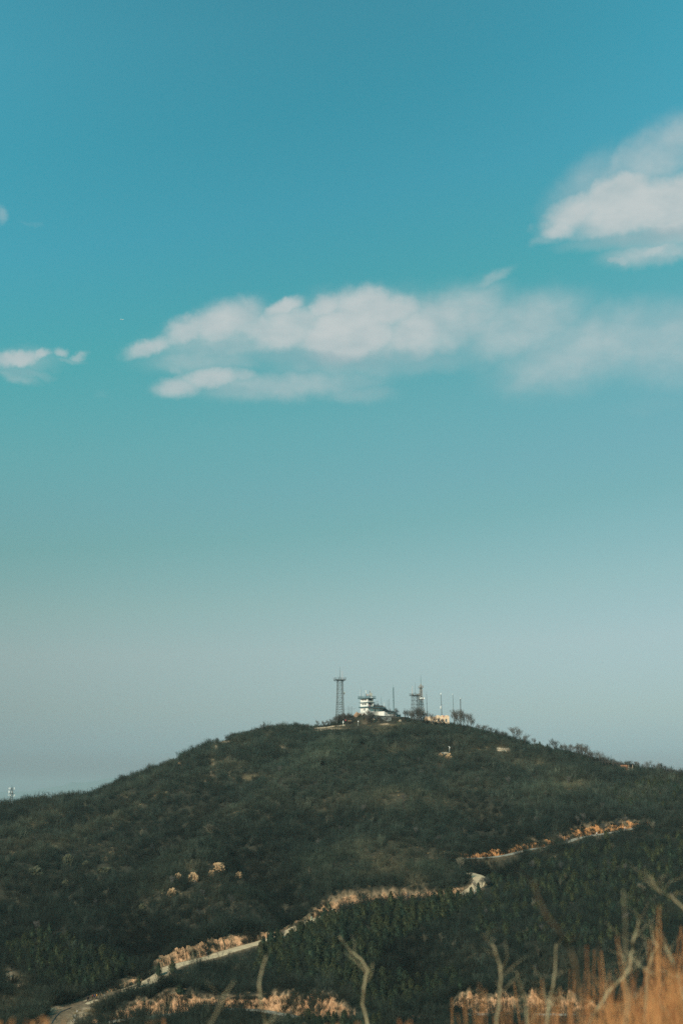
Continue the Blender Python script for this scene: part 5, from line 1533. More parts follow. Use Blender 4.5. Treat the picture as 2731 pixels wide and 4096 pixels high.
def person_meshes(pose):
    """pose: (stride, arm swing, bend). Facing -y."""
    st_, sw, bend, crouch = pose
    hz = 0.93 - crouch * 0.35
    def up(y, z): return (y - bend * (z - hz) * 0.8, z - crouch * .12)
    J = {'pelvis': (0, 0, hz), 'belly': (0, *up(0, hz + .16)), 'chest': (0, *up(0.01, hz + .38)), 'neckb': (0, *up(.01, hz + .52)), 'neck': (0, *up(0, hz + .58)), 'face': (0, *up(-.025, hz + .67)), 'crown': (0, *up(0, hz + .77))}
    Ed = [('pelvis', 'belly'), ('belly', 'chest'), ('chest', 'neckb'), ('neckb', 'neck'), ('neck', 'face'), ('face', 'crown')]
    Rd = {'pelvis': (.155, .115), 'belly': (.135, .105), 'chest': (.165, .12), 'neckb': (.09, .08), 'neck': (.055, .058), 'face': (.075, .092), 'crown': (.06, .075)}
    for s, n in ((1, 'r'), (-1, 'l')):
        a = sw * s; J['sh' + n] = (s * .175, *up(.01, hz + .48)); J['el' + n] = (s * .225, up(0, hz + .22)[0] - .22 * a + .03, up(0, hz + .21)[1]); J['wr' + n] = (s * .225, J['el' + n][1] - .20 * a - .07, J['el' + n][2] - .22); J['ha' + n] = (s * .222, J['wr' + n][1] - .03, J['wr' + n][2] - .08)
        Ed += [('chest', 'sh' + n), ('sh' + n, 'el' + n), ('el' + n, 'wr' + n), ('wr' + n, 'ha' + n)]
        Rd.update({'sh' + n: .062, 'el' + n: .043, 'wr' + n: .028, 'ha' + n: (.022, .04)})
        for k in range(5):
            fy = (-.032 + .018 * k) if k else -.04; L = (.05, .07, .078, .072, .058)[k]
            J[f'f{n}{k}'] = (s * (.215 if k else .2), J['ha' + n][1] + fy * (1 if k else 1.6), J['ha' + n][2] - (L if k else .03)); Ed.append(('ha' + n, f'f{n}{k}')); Rd[f'f{n}{k}'] = .0085
        d = -st_ * s
        J['hip' + n] = (s * .09, 0, hz - .06); J['kn' + n] = (s * .1, d * .45 - .03 - crouch * .35, .50 if not crouch else .46); J['an' + n] = (s * .1, d * .9 + (.06 if d > 0 else .02) - crouch * .05, .085 + max(0, d) * .12); J['toe' + n] = (s * .115, J['an' + n][1] - .17, .035 + max(0, d) * .02)
        Ed += [('pelvis', 'hip' + n), ('hip' + n, 'kn' + n), ('kn' + n, 'an' + n), ('an' + n, 'toe' + n)]
        Rd.update({'hip' + n: .088, 'kn' + n: .058, 'an' + n: .04, 'toe' + n: (.045, .028)})
    def sub(keys, grow, ends=None):
        keys = [k for k in keys]; ix = {k: i for i, k in enumerate(keys)}
        ed = [(ix[a], ix[b]) for a, b in Ed if a in ix and b in ix]
        g = lambda r: tuple(x + grow for x in r) if hasattr(r, '__len__') else r + grow
        return skin([J[k] for k in keys], ed, [g(Rd[k]) for k in keys], 1)
    allk = list(J.keys())
    body = sub(allk, 0)
    jk = ['pelvis', 'belly', 'chest', 'neckb'] + [a + n for n in 'rl' for a in ('sh', 'el', 'wr')]
    jacket = sub(jk, .028)
    trousers = sub(['pelvis'] + [a + n for n in 'rl' for a in ('hip', 'kn', 'an')], .02)
    shoes = sub(['anr', 'toer'], .018), sub(['anl', 'toel'], .018)
    c = Vector(J['crown']); f = Vector(J['face'])
    hb = bmesh.new(); bmesh.ops.create_uvsphere(hb, u_segments=14, v_segments=9, radius=1)
    for v in hb.verts:
        k = 1.0 if v.co.y > -.35 or v.co.z > .35 else .82
        v.co = Vector((v.co.x * .088 * k, v.co.y * .105 * k + c.y + .015, v.co.z * (.10 if v.co.z > 0 else .11) + c.z - .03 + (.05 if v.co.y < -.35 and v.co.z < .35 else 0)))
    hair = bpy.data.meshes.new('hair'); hb.to_mesh(hair); hb.free()
    # face details as part of the head: eyes, nose, mouth
    bb = bmesh.new(); bb.from_mesh(body)
    for (x, dy, dz, s) in ((.03, -.085, .02, .011), (-.03, -.085, .02, .011), (0, -.105, -.012, .014), (0, -.09, -.05, .016), (.082, .0, -.005, .018), (-.082, .0, -.005, .018)):
        bmesh.ops.create_icosphere(bb, subdivisions=1, radius=s, matrix=Matrix.Translation((f.x + x, f.y + dy, f.z + dz)))
    bb.to_mesh(body); bb.free()
    for m in (body, jacket, trousers, *shoes, hair):
        m.materials.clear(); m.materials.append(None); m.polygons.foreach_set('use_smooth', [True] * len(m.polygons))
    return dict(body=body, jacket=jacket, trousers=trousers, shoes=shoes, hair=hair)


POSES = [person_meshes(p) for p in ((.26, .5, .05, 0), (.05, .1, .02, 0), (-.28, -.5, .06, 0), (.12, .9, .45, .8))]
_cm = {}


def cloth(c):
    if c not in _cm: _cm[c] = mat('cloth', c, tuple(x * .8 for x in c), 6, .95)
    return _cm[c]


SKINM = mat('skin', (.42, .25, .17), (.36, .21, .14), 8, .6)
HAIRM = mat('black_hair', (.018, .015, .013), None, 8, .6)
NAVY, RED, BLUE, YEL, DKG, WHT, PINK, GRN, BLK, GRY, SKYB, PGRN = (.012, .016, .028), (.22, .025, .025), (.065, .06, .15), (.85, .36, .05), (.022, .032, .022), (.82, .80, .76), (.70, .48, .44), (.06, .11, .07), (.010, .012, .014), (.2, .2, .2), (.14, .26, .48), (.42, .60, .46)


def person(u, v, pose, rz, top, legs, label, hat=None, shoe=(.03, .03, .03), group=None, s=1.06):
    p = stand(u, v)
    if float(grid_sample(RG, p.x, p.y)) < 0.3:
        p.z += 0.20
    t = empty('person', p, rz, label, 'person', group); t.scale = (s, s, s)
    P_ = POSES[pose]

    def part(nm, me_, m):
        o = bpy.data.objects.new(nm, me_); COL.objects.link(o); o.parent = t
        o.material_slots[0].link = 'OBJECT'; o.material_slots[0].material = m
        return o
    part('body', P_['body'], SKINM); part('jacket', P_['jacket'], cloth(top)); part('trousers', P_['trousers'], cloth(legs))
    if hat: part('hat', P_['hair'], cloth(hat))
    else: part('hair', P_['hair'], HAIRM)
    for q in P_['shoes']: part('shoe', q, cloth(shoe))


wk = math.radians(118)      # walking up the road, to the right and away
person(350.5, 4008, 0, wk, NAVY, NAVY, 'person in navy coat walking last in the group on the road')
person(354.5, 4007.5, 2, wk, BLK, NAVY, 'person in black beside the navy coat, last pair on the road')
person(371.3, 4001.5, 0, wk, RED, BLK, 'person in a red jacket walking on the road')
person(379.6, 3999.5, 2, wk, BLUE, BLK, 'person in a violet blue jacket walking on the road')
person(387.9, 3999, 0, wk, YEL, BLK, 'person in a bright orange yellow jacket walking on the road')
person(402.6, 3994, 2, wk, DKG, DKG, 'tall person in a long dark green coat on the road', s=1.2)
person(418.7, 3991.5, 1, wk, DKG, (.5, .5, .48), 'person in dark green jacket with pale legs leading the group')
person(825.5, 3830.5, 1, math.radians(20), BLK, BLK, 'person in black with white cap and shoes under the rock face', hat=(.85, .84, .8), shoe=(.8, .8, .77))
person(1245.5, 3684, 0, math.radians(-60), PGRN, PGRN, 'person in pale green clothes on the shaded road corner')
person(1316, 3664, 3, math.radians(70), SKYB, SKYB, 'person in bright blue bending down at the road edge')
person(1330.5, 3653, 1, 0, WHT, (.5, .35, .2), 'person in a white top standing by the bank behind the blue one')
person(1562.5, 3619, 1, math.radians(-90), GRY, WHT, 'person with white trousers before the pink bank')
person(2266.3, 3367, 0, math.radians(-80), PINK, (.5, .55, .56), 'person in a pale pink top on the upper track')
person(2276.3, 3366, 1, math.radians(-70), BLK, BLK, 'person all in black beside the pale pink top on the upper track')
person(2363.5, 3347, 3, math.radians(60), (.10, .16, .26), BLK, 'person in blue crouching before the orange bank')
person(2385, 3343, 1, 0, WHT, DKG, 'person in a white shirt before the orange bank')
person(2481, 3326, 1, math.radians(90), (.10, .02, .02), BLK, 'person in dark red beside the round conifer')
person(2496.4, 3322.5, 0, math.radians(-90), WHT, (.6, .5, .45), 'person in white on the track under the far orange bank')
person(2501.8, 3322, 1, math.radians(-90), (.6, .45, .34), (.6, .5, .45), 'person in beige close behind the one in white')
person(2639, 3306, 0, math.radians(-90), PINK, WHT, 'person in pink and white, first of the group at the far track end')
person(2645.6, 3305, 2, math.radians(-90), (.85, .62, .12), (.4, .35, .2), 'person in a yellow jacket at the far track end')
person(2651.5, 3305, 0, math.radians(-90), WHT, (.75, .65, .3), 'person in white top and yellowish trousers at the far track end')
person(2658.6, 3305, 1, math.radians(-90), WHT, WHT, 'person all in white at the far track end', s=1.15)
person(2679.6, 3303, 2, math.radians(-90), (.45, .5, .48), (.45, .5, .48), 'person in grey walking alone at the far track end')
person(1153.5, 2907, 1, math.radians(90), BLK, BLK, 'left one of two dark figures standing on the left shoulder skyline')
person(1162, 2906, 1, math.radians(60), BLK, BLK, 'right one of two dark figures standing on the left shoulder skyline')
person(2126, 2988, 3, math.radians(30), BLK, BLK, 'dark bent figure on the path of the right crest')
person(2135, 2987, 1, math.radians(-20), (.78, .55, .42), (.5, .52, .5), 'person in a peach top on the path of the right crest')

# ------------------------------------------------------------------ foreground: twigs and dry grass on the near bank
def stem(name, pts, D0, px, m, label, twigs=6, seed=1, D1=None, down=True, cat='branch', group=None):
    """A bare stalk a few metres away, from its root up; pts from the bottom in sight upwards."""
    r = random.Random(seed); n = len(pts); D1 = D1 or D0
    P = [at(u, v, D0 + (D1 - D0) * i / max(1, n - 1) + r.uniform(-.03, .03)) for i, (u, v) in enumerate(pts)]
    if down:
        g = Vector((P[0].x + .03, P[0].y + .05, 0)); g.z = float(ground(g.x, g.y)) - .05
        P = [g, g.lerp(P[0], .5) + rvec(r, .02)] + P
    r0 = px * .6 * D0 / F / 2
    rad = [r0 * (1.15 - .75 * i / (len(P) - 1)) for i in range(len(P))]
    # extra kinks between the given points
    Q, RR = [P[0]], [rad[0]]
    for a, b, ra, rb in zip(P[:-1], P[1:], rad[:-1], rad[1:]):
        L = (b - a).length
        for k in (1, 2):
            Q.append(a.lerp(b, k / 3) + rvec(r, L * .035)); RR.append((ra + (rb - ra) * k / 3) * r.uniform(.92, 1.1))
        Q.append(b); RR.append(rb * 1.08)
    base = Q[0].copy()
    t = empty(name, base, 0, label, cat, group)
    MB().tube([q - base for q in Q], RR, 8).build('main_stalk', m, t, True)
    for k in range(twigs * 2 + 1):
        j = r.randrange(len(Q) // 3, len(Q) - 1); p = Q[j] - base
        d = ((Q[j + 1] - Q[j]).normalized() * .7 + Vector((r.uniform(-1, 1), r.uniform(-.6, .6), r.uniform(0, .5)))).normalized()
        L = r.uniform(.02, .09) * D0 / 3.5
        q1 = p + d * L * .5; q2 = q1 + (d + rvec(r, .5)).normalized() * L * .5
        MB().tube([p, q1, q2], [RR[j] * .38, RR[j] * .3, RR[j] * .12], 5).build('twig', m, t, True)
    return t


S_, B_ = M['stalk'], M['browntwig']
stem('bare_branch', [(1482, 4120), (1469, 4096), (1449, 4017), (1455, 3950), (1466, 3894), (1474, 3885), (1443, 3836), (1403, 3808), (1357, 3747)], 3.9, 17, S_, 'pale crooked branch bent like an elbow against the plantation', 2, 1)
stem('bare_branch', [(1075, 4120), (1064, 4096), (1047, 4031), (1036, 3940), (1044, 3899), (1054, 3860), (1064, 3825)], 3.3, 16, S_, 'pale upright branch in front of the salmon pink bank', 1, 2)
stem('bare_branch', [(838, 4110), (850, 4085), (874, 4030), (898, 3980), (938, 3925)], 2.6, 9, S_, 'blurred thin branch leaning right, leftmost of the near branches', 2, 3)
stem('bare_branch', [(1070, 4110), (1084, 4085), (1100, 4055), (1122, 4020), (1150, 3975)], 2.5, 8, S_, 'blurred short branch leaning right beside the pale upright one', 1, 4)
stem('bare_branch', [(1985, 4110), (1995, 3985), (2003, 3910), (1998, 3860), (1981, 3810), (1966, 3762), (1948, 3735)], 3.4, 15, S_, 'pale wavy branch before the left end of the valley bank', 4, 5)
stem('bare_branch', [(2110, 4110), (2098, 3985), (2076, 3930), (2063, 3885)], 3.2, 13, S_, 'pale short branch leaning left beside the wavy one', 2, 6)
stem('bare_branch', [(2187, 4110), (2190, 4050), (2196, 4003), (2212, 3941), (2219, 3860), (2223, 3776)], 3.6, 17, S_, 'pale straight branch forking before the valley bank', 4, 7)
stem('bare_branch', [(2190, 4030), (2178, 3985), (2172, 3945)], 3.6, 9, S_, 'thin pale fork beside the straight branch', 1, 17)
stem('bare_branch', [(2345, 4110), (2360, 4085), (2388, 4035), (2450, 3948), (2487, 3915), (2514, 3877), (2528, 3800), (2531, 3760), (2546, 3720), (2553, 3686)], 3.5, 19, S_, 'thick pale branch slanting up to the right over the orange grass', 7, 8)
stem('bare_branch', [(2640, 4110), (2648, 4050), (2636, 3976), (2622, 3920), (2608, 3893), (2560, 3868), (2536, 3835), (2529, 3800)], 3.6, 14, S_, 'pale zigzag branch crossing the thick slanting one', 4, 9)
stem('bare_branch', [(2590, 3870), (2601, 3851), (2606, 3815), (2629, 3783), (2612, 3765), (2606, 3735), (2602, 3700)], 3.8, 12, S_, 'pale kinked twig over the orange grass', 3, 10)
stem('bare_branch', [(2742, 4090), (2727, 3962), (2706, 3893), (2690, 3850), (2677, 3824), (2657, 3785)], 3.2, 20, S_, 'thick pale branch at the right edge leaning left', 4, 11)
stem('bare_branch', [(2690, 4110), (2663, 4045), (2620, 4005), (2581, 3983)], 3.0, 17, S_, 'pale low branch lying in the orange grass', 2, 12)
stem('bare_branch', [(2780, 3690), (2731, 3631), (2700, 3605), (2677, 3583), (2640, 3572), (2618, 3545), (2600, 3505)], 3.4, 14, S_, 'pale arching branch reaching in from the right edge', 7, 13, down=False)
stem('bare_branch', [(2330, 4110), (2312, 3960), (2300, 3860), (2280, 3790), (2243, 3734), (2174, 3645), (2150, 3590), (2130, 3520)], 1.9, 13, B_, 'very blurred dark brown branch arching to the upper left', 3, 14)
stem('bare_branch', [(2310, 4110), (2335, 4000), (2360, 3900), (2390, 3800), (2410, 3750)], 2.0, 12, B_, 'very blurred dark brown branch leaning to the right', 2, 15)
stem('bare_branch', [(2500, 4110), (2512, 4000), (2500, 3900), (2500, 3800), (2498, 3660), (2490, 3560)], 2.4, 9, S_, 'faint thin upright twig above the orange grass', 6, 16)

GOLD = None
m_, nt_, b_ = new_mat('orange_grass')
N = nt_.nodes.new; tcx = N('ShaderNodeTexCoord'); nz_ = N('ShaderNodeTexNoise'); nz_.inputs['Scale'].default_value = 9; nz_.inputs['Detail'].default_value = 3
nt_.links.new(tcx.outputs['Object'], nz_.inputs['Vector'])
rp = N('ShaderNodeValToRGB'); e = rp.color_ramp.elements; e[0].position, e[1].position = .36, .66; e[0].color = (.25, .095, .038, 1); e[1].color = (.54, .255, .10, 1)
nt_.links.new(nz_.outputs['Fac'], rp.inputs[0]); nt_.links.new(rp.outputs[0], b_.inputs['Base Color']); b_.inputs['Roughness'].default_value = .9
GRASS = m_
gr = random.Random(21); gb = MB(); XY = []
TOP = lambda u: float(np.interp(u, [1300, 1700, 1900, 2100, 2350, 2550, 2731, 3000], [4240, 4230, 4220, 4200, 4125, 4045, 3925, 3790]))
for i in range(360):
    u = 3050 - 1350 * gr.random() ** 1.2 ; Dd = gr.uniform(1.6, 4.4)
    vt = TOP(u) + gr.gauss(40, 70) - (gr.random() < .10) * gr.uniform(40, 190)
    tip = at(u, vt, Dd); d = gr.gauss(0, .15)
    root = Vector((tip.x - d - gr.uniform(-.05, .15), tip.y + gr.uniform(-.15, .15), 0)); root.z = float(ground(root.x, root.y)) - .03
    if tip.z - root.z < .2: continue
    XY.append((root, tip))
for i in range(46):
    u = gr.uniform(-80, 300) if i % 2 else gr.uniform(600, 1700); Dd = gr.uniform(2.0, 3.6); tip = at(u, gr.uniform(4060, 4150) if i % 2 else gr.uniform(4075, 4160), Dd)
    root = Vector((tip.x + gr.uniform(-.12, .12), tip.y, 0)); root.z = float(ground(root.x, root.y)) - .03; XY.append((root, tip))
for root, tip in XY:
    h = tip - root; side = Vector((gr.uniform(-1, 1), gr.uniform(-1, 1), 0)) * .09
    pts = [root, root + h * .35 + side * .4, root + h * .7 + side * .7 + Vector((0, 0, .03)), tip, tip + Vector((max(-.06, min(.06, h.x * .3 + side.x * .3)), side.y * .3, -gr.uniform(.0, .06)))]
    r0 = gr.uniform(.0011, .0024)
    gb.tube(pts, [r0, r0, r0 * .8, r0 * .6, r0 * .3], 3, False)
    # leaf blades and the feathery head
    for k in range(3):
        s = gr.uniform(.35, .95); p = root + h * s + side * s; dd = Vector((gr.uniform(-1, 1), gr.uniform(-1, 1), gr.uniform(.3, 1.2))).normalized() * gr.uniform(.05, .13)
        w = Vector((gr.uniform(-1, 1), gr.uniform(-1, 1), .2)).normalized() * gr.uniform(.0012, .003)
        gb.add([p - w * .5, p + w * .5, p + dd * .6 + w * .6, p + dd + Vector((dd.x * .3, dd.y * .3, -.04)), p + dd * .6 - w * .6], [(0, 1, 2, 3, 4)])
# fine wiry stems of the same dry growth, reaching higher
for i in range(420):
    u = 2790 - 950 * gr.random() ** 1.4; Dd = gr.uniform(2.2, 5.0); vt = TOP(u) - gr.uniform(10, 380) * gr.random() ** 1.3
    tip = at(u, vt, Dd); root = Vector((tip.x + gr.uniform(-.25, .25), tip.y, 0)); root.z = float(ground(root.x, root.y)) - .03
    h = tip - root; pts = [root]
    for k in range(1, 7): pts.append(root + h * (k / 6) + Vector((gr.uniform(-.03, .03), gr.uniform(-.03, .03), 0)))
    r0 = gr.uniform(.0014, .0028); gb.tube(pts, [r0 * (1 - .11 * k) for k in range(7)], 4, False)
    for k in range(5):
        j = gr.randrange(2, 6); dd = Vector((gr.uniform(-1, 1), gr.uniform(-.6, .6), gr.uniform(.2, 1))).normalized() * gr.uniform(.05, .16)
        gb.tube([pts[j], pts[j] + dd * .5 + rvec(gr, .01), pts[j] + dd], [r0 * .5, r0 * .4, r0 * .2], 3, False)
go = gb.build('dry_grass', GRASS); tag(go, 'tall orange dry grass on the near bank at the lower right', 'grass', kind='stuff')

# ------------------------------------------------------------------ aeroplane
p = at(487.5, 1278, 15000)
ap = empty('aeroplane', p, math.radians(12), 'tiny pale aeroplane in the blue above the clouds', 'aeroplane')
ap.rotation_euler = (math.radians(8), math.radians(8), math.radians(14))
MB().tube([(-20, 0, 0), (-17, 0, .2), (-10, 0, .3), (10, 0, .3), (17, 0, .9), (20, 0, 1.4)], [.4, 1.7, 2.2, 2.2, 1.2, .3], 10).build('fuselage', M['whiteplastic'], ap)
for s in (-1, 1): MB().tube([(-3, s * 1.5, -.4), (5, s * 17, 1.2)], [1.3, .5], 6).build('wing', M['whiteplastic'], ap)
MB().prism([(13, 1.4), (19, 1.6), (20.5, 8), (18, 8)], -.35, .35).build('tail_fin', M['whiteplastic'], ap)
for s in (-1, 1): MB().tube([(16, s * .8, 1.4), (19, s * 6.5, 1.8)], [.8, .35], 5).build('tailplane', M['whiteplastic'], ap)

# ------------------------------------------------------------------ air
HZ = mat('haze_air', (1, 1, 1)); nt_ = HZ.node_tree; nt_.nodes.clear()
ov = nt_.nodes.new('ShaderNodeOutputMaterial'); pv = nt_.nodes.new('ShaderNodeVolumePrincipled')
pv.inputs['Color'].default_value = (.66, .81, .85, 1); pv.inputs['Density'].default_value = HAZE; pv.inputs['Anisotropy'].default_value = 0.0
nt_.links.new(pv.outputs[0], ov.inputs['Volume'])
if HAZE > 0:
    o = MB().box((-34000, -1500, -140), (34000, 34000, 430)).build('haze', HZ); tag(o, 'thin pale haze filling the air over the land', 'haze', kind='stuff')

# ------------------------------------------------------------------ sun and sky
SUN_EL, SUN_AZ = math.radians(31), (-0.43, -0.903)      # the sun stands behind the viewpoint, to the left
sd = Vector((SUN_AZ[0] * math.cos(SUN_EL), SUN_AZ[1] * math.cos(SUN_EL), math.sin(SUN_EL))).normalized()
sl = bpy.data.lights.new('sun', 'SUN'); sl.energy = SUN_E; sl.angle = math.radians(.53); sl.color = (1.0, .86, .70)
so_ = bpy.data.objects.new('sun', sl); COL.objects.link(so_); so_.rotation_euler = sd.to_track_quat('Z', 'Y').to_euler(); so_.location = (0, -50, 300)

wd = bpy.data.worlds.new('World'); SC.world = wd; wd.use_nodes = True
nt = wd.node_tree; nt.nodes.clear(); N = nt.nodes.new; L = nt.links.new
out = N('ShaderNodeOutputWorld'); bg = N('ShaderNodeBackground'); L(bg.outputs[0], out.inputs[0]); bg.inputs['Strength'].default_value = 0.1
sk = N('ShaderNodeTexSky'); sk.sky_type = 'NISHITA'; sk.sun_disc = False; sk.sun_elevation = SUN_EL; sk.sun_rotation = math.atan2(sd.x, sd.y); sk.air_density = 1.0; sk.dust_density = 1.0; sk.ozone_density = 2.0
tc = N('ShaderNodeTexCoord'); sx = N('ShaderNodeSeparateXYZ'); L(tc.outputs['Generated'], sx.inputs[0])


def mth(op, a, b=None, c=None, clamp=False):
    n = N('ShaderNodeMath'); n.operation = op; n.use_clamp = clamp
    for i, v in enumerate((a, b, c)):
        if v is None: continue
        if isinstance(v, (int, float)): n.inputs[i].default_value = v
        else: L(v, n.inputs[i])
    return n.outputs[0]


el = mth('ARCSINE', sx.outputs['Z']); az = mth('ARCTAN2', sx.outputs['X'], sx.outputs['Y'])


def EL(v):
    x, y, z = ray(PW / 2, v); return math.atan2(z, y)


def AZEL(u, v):
    x, y, z = ray(u, v); return math.atan2(x, y), math.atan2(z, math.hypot(x, y))


# colour of the air by height above the horizon: a grade laid over the physical sky
rp = N('ShaderNodeValToRGB'); rp.color_ramp.interpolation = 'LINEAR'
e0, e1 = math.radians(-2), math.radians(38)
pos = lambda v: (EL(v) - e0) / (e1 - e0)
es = rp.color_ramp.elements
for i, (v, c) in enumerate(sorted(SKY_GRADE, key=lambda q: -q[0])):
    x = es.new(pos(v)); x.color = (*[q / GRADE_MAX for q in c], 1)
    if i == 0: es[0].color = x.color
es[len(es) - 1].color = es[len(es) - 2].color
L(mth('DIVIDE', mth('SUBTRACT', mth('SUBTRACT', el, mth('MULTIPLY', mth('MULTIPLY', mth('SINE', az), mth('COSINE', az)), mth('MULTIPLY', mth('MULTIPLY_ADD', el, 4.0, -.25, True), SKY_SHIFT))), e0), e1 - e0), rp.inputs[0])
vm = N('ShaderNodeVectorMath'); vm.operation = 'MULTIPLY'; L(sk.outputs[0], vm.inputs[0]); L(rp.outputs[0], vm.inputs[1])
vs = N('ShaderNodeVectorMath'); vs.operation = 'SCALE'; L(vm.outputs[0], vs.inputs[0])
# the sky is a little brighter to either side high up, and dimmer low on the left, as in the photograph
saz = mth('MULTIPLY', mth('SINE', az), mth('COSINE', az))
saz = mth('MAXIMUM', mth('MINIMUM', saz, .35), -.35)
sq = mth('MULTIPLY', saz, saz)
tt = mth('DIVIDE', el, .55, clamp=True)
hi_ = mth('MULTIPLY', sq, 3.2)
lo_ = mth('SUBTRACT', mth('MULTIPLY', saz, .48), mth('MULTIPLY', sq, 1.5))
side = mth('ADD', mth('MULTIPLY', tt, hi_), mth('MULTIPLY', mth('SUBTRACT', 1.0, tt), lo_))
L(mth('MULTIPLY', mth('ADD', side, 1.0), GRADE_MAX), vs.inputs['Scale'])
skycol = vs.outputs[0]

# clouds, each a set of soft lobes placed by bearing and height
pv = N('ShaderNodeCombineXYZ'); L(az, pv.inputs[0]); L(el, pv.inputs[1])


def fbm(scale, det, stretch=(1, 1, 1), off=(0, 0, 0), rough=.55):
    mp = N('ShaderNodeMapping'); mp.inputs['Scale'].default_value = stretch; mp.inputs['Location'].default_value = off; L(pv.outputs[0], mp.inputs[0])
    n = N('ShaderNodeTexNoise'); n.inputs['Scale'].default_value = scale; n.inputs['Detail'].default_value = det; n.inputs['Roughness'].default_value = rough; L(mp.outputs[0], n.inputs['Vector'])
    return n


w1 = fbm(52, 6, rough=.62); w2 = fbm(52, 6, off=(3.3, 7.1, 0), rough=.62)
wv = N('ShaderNodeCombineXYZ'); L(mth('MULTIPLY_ADD', w1.outputs['Fac'], .016, -.008), wv.inputs[0]); L(mth('MULTIPLY_ADD', w2.outputs['Fac'], .014, -.007), wv.inputs[1])
wp = N('ShaderNodeVectorMath'); wp.operation = 'ADD'; L(pv.outputs[0], wp.inputs[0]); L(wv.outputs[0], wp.inputs[1])


def layer(blobs):
    acc = None
    for (u, v, rx, ry, ang, w) in blobs:
        ca, ce = AZEL(u, v); a2, _ = AZEL(u + 50, v); _, e2 = AZEL(u, v - 50)
        kx, ky = (a2 - ca) / 50, (e2 - ce) / 50
        s = N('ShaderNodeVectorMath'); s.operation = 'SUBTRACT'; L(wp.outputs[0], s.inputs[0]); s.inputs[1].default_value = (ca, ce, 0)
        mp = N('ShaderNodeMapping'); mp.vector_type = 'TEXTURE'; mp.inputs['Rotation'].default_value = (0, 0, math.radians(ang)); mp.inputs['Scale'].default_value = (rx * kx, ry * ky, 1); L(s.outputs[0], mp.inputs[0])
        ln = N('ShaderNodeVectorMath'); ln.operation = 'LENGTH'; L(mp.outputs[0], ln.inputs[0])
        mr = N('ShaderNodeMapRange'); mr.interpolation_type = 'SMOOTHERSTEP'; mr.inputs['From Min'].default_value = 1.55; mr.inputs['From Max'].default_value = 0.05; mr.inputs['To Max'].default_value = w; L(ln.outputs['Value'], mr.inputs['Value'])
        acc = mr.outputs[0] if acc is None else mth('SMOOTH_MAX', acc, mr.outputs[0], .06)
    return acc


MAINB = [(950, 1350, 430, 130, 10, .6), (1150, 1320, 240, 125, 10, .86), (1450, 1340, 520, 210, 4, .72), (1780, 1290, 330, 170, 12, .72), (2080, 1310, 360, 170, 14, .62), (2350, 1390, 480, 190, 14, .6), (2720, 1370, 400, 220, 0, .56), (1150, 1540, 480, 80, 3, .58), (2610, 640, 350, 160, 28, .6), (820, 1440, 330, 75, 4, .52), (2330, 760, 260, 140, 38, .46), (2530, 830, 330, 140, 10, 1.0), (2720, 860, 240, 150, 0, 1.0), (2620, 940, 360, 80, 0, .7), (2610, 1015, 260, 62, 3, .62), (90, 1450, 220, 80, 5, .42),
         (600, 1385, 130, 46, 20, .8), (760, 1315, 150, 64, 25, .85), (900, 1290, 200, 105, 18, .92), (1060, 1320, 180, 75, 0, .85), (1130, 1235, 120, 45, 25, .9), (1390, 1340, 260, 150, 8, 1.15), (1500, 1235, 250, 100, -5, 1.05), (1300, 1225, 120, 60, 30, .85), (1660, 1330, 210, 140, 10, .85), (1840, 1235, 260, 115, 16, .62), (1970, 1120, 120, 36, 26, .5), (2010, 1310, 260, 120, 10, .42),
         (720, 1550, 125, 52, 4, .8), (840, 1515, 180, 58, 8, .82), (960, 1500, 120, 40, 0, .6), (700, 1480, 70, 34, -20, .45), (1160, 1560, 190, 60, 0, .5), (1420, 1575, 230, 50, 0, .42),
         (2140, 1490, 180, 80, 30, .52), (2350, 1370, 260, 110, 22, .56), (2570, 1330, 260, 140, 10, .48), (2350, 1500, 320, 70, 8, .33), (2700, 1300, 160, 150, 0, .42),
         (2300, 850, 170, 95, 25, .98), (2470, 790, 200, 125, 12, 1.15), (2620, 820, 200, 130, 5, 1.1), (2750, 790, 170, 120, 0, 1.05), (2250, 905, 110, 50, 18, .9), (2127, 905, 28, 30, 0, .3), (2500, 655, 250, 100, 28, .55), (2700, 560, 170, 130, 30, .62), (2290, 770, 150, 80, 45, .36), (2180, 960, 90, 30, 5, .4),
         (2620, 1008, 95, 36, 10, .75), (2480, 1045, 66, 20, 0, .62), (2545, 1000, 65, 24, 15, .5), (2705, 1010, 70, 30, 0, .6), (2440, 1000, 50, 18, 0, .4),
         (60, 1440, 130, 46, 12, .92), (160, 1420, 62, 28, 18, .8), (60, 1505, 130, 30, -10, .45), (245, 1408, 44, 26, -22, .62), (320, 1428, 48, 22, 18, .6), (290, 1445, 80, 18, 0, .4), (2, 862, 30, 46, 0, .45), (122, 893, 70, 20, -8, .22), (410, 1572, 42, 26, 0, .2), (900, 1720, 400, 60, 8, .14), (2600, 1620, 260, 70, 5, .2)]
D1 = layer(MAINB)
n3 = fbm(40, 10, (1, 1.5, 1), (1, 2, 0), .62)
nn = mth('MULTIPLY_ADD', n3.outputs['Fac'], .60, -.30)
dn = mth('ADD', D1, mth('MULTIPLY', nn, mth('MULTIPLY', D1, 1.05, clamp=True)))
mr = N('ShaderNodeMapRange'); mr.interpolation_type = 'SMOOTHSTEP'; mr.inputs['From Min'].default_value = .09; mr.inputs['From Max'].default_value = 1.02; mr.inputs['To Max'].default_value = .97; L(dn, mr.inputs['Value'])
alpha = mr.outputs[0]
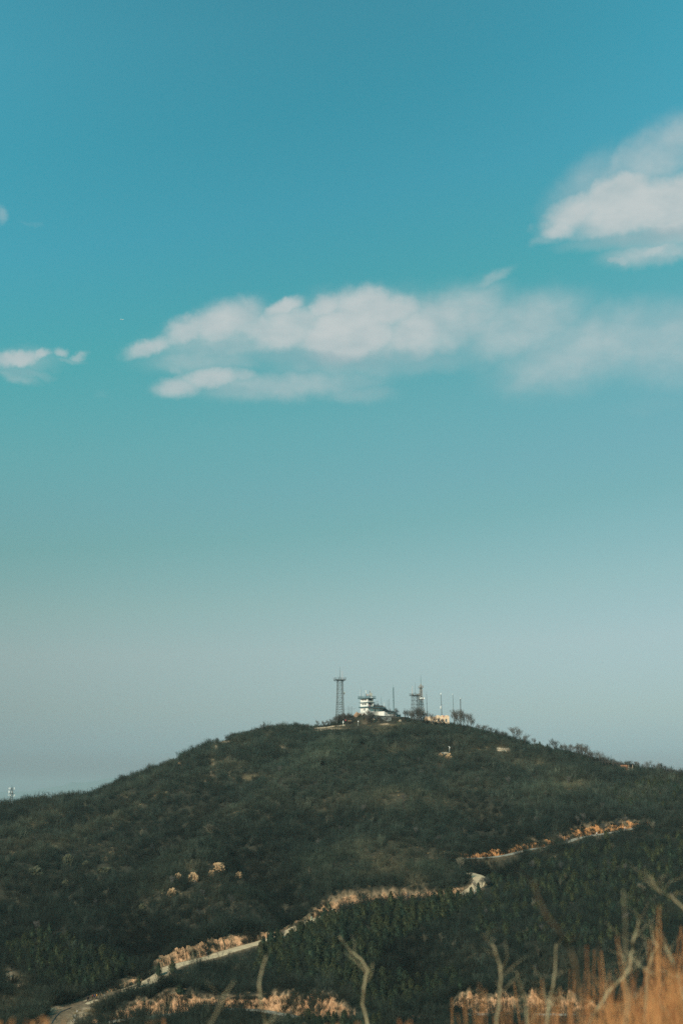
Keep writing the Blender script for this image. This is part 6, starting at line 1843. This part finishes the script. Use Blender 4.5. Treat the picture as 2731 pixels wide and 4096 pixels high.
GREY = [(1330, 1440, 420, 46, -3, .9), (1650, 1440, 300, 60, 0, .7), (2560, 950, 330, 48, 3, .95), (880, 1390, 240, 30, 8, .5), (90, 1490, 130, 26, -5, .7), (900, 1560, 260, 24, 2, .5), (2640, 1040, 110, 16, 0, .5)]
gl_ = mth('MULTIPLY', mth('SUBTRACT', layer(GREY), .07), .85, clamp=True)
sh = fbm(38, 4, (1, 1.8, 1), (5, 3, 0), .5)
shf = mth('MULTIPLY_ADD', sh.outputs['Fac'], 2.0, -.72, True)
cm = N('ShaderNodeMix'); cm.data_type = 'RGBA'; L(mth('MAXIMUM', gl_, mth('MULTIPLY', shf, .55)), cm.inputs['Factor']); cm.inputs[6].default_value = (*[c * 10 for c in CLOUD_C], 1); cm.inputs[7].default_value = (*[c * 10 for c in CLOUD_G], 1)
ga_ = mth('MAXIMUM', alpha, mth('MULTIPLY', gl_, .62))
fin = N('ShaderNodeMix'); fin.data_type = 'RGBA'; L(ga_, fin.inputs['Factor']); L(skycol, fin.inputs[6]); L(cm.outputs[2], fin.inputs[7])
L(fin.outputs[2], bg.inputs['Color'])

# ------------------------------------------------------------------ camera and render settings
cd = bpy.data.cameras.new('camera'); cam = bpy.data.objects.new('camera', cd); COL.objects.link(cam)
cd.sensor_fit = 'VERTICAL'; cd.sensor_height = 36; cd.sensor_width = 24; cd.lens = 50; cd.clip_start = .1; cd.clip_end = 90000
cam.location = (0, 0, 0); cam.rotation_euler = (math.pi / 2 + PITCH, 0, 0)
cd.dof.use_dof = True; cd.dof.focus_distance = 800; cd.dof.aperture_fstop = 4.3
SC.camera = cam
SC.view_settings.view_transform = 'Standard'; SC.view_settings.look = 'None'; SC.view_settings.exposure = 0; SC.view_settings.gamma = 1
SC.render.engine = 'CYCLES'
cy = SC.cycles
cy.max_bounces = 5; cy.diffuse_bounces = 2; cy.glossy_bounces = 2; cy.volume_bounces = 0; cy.transparent_max_bounces = 4; cy.use_denoising = USE_DENOISE
cy.sample_clamp_indirect = 4
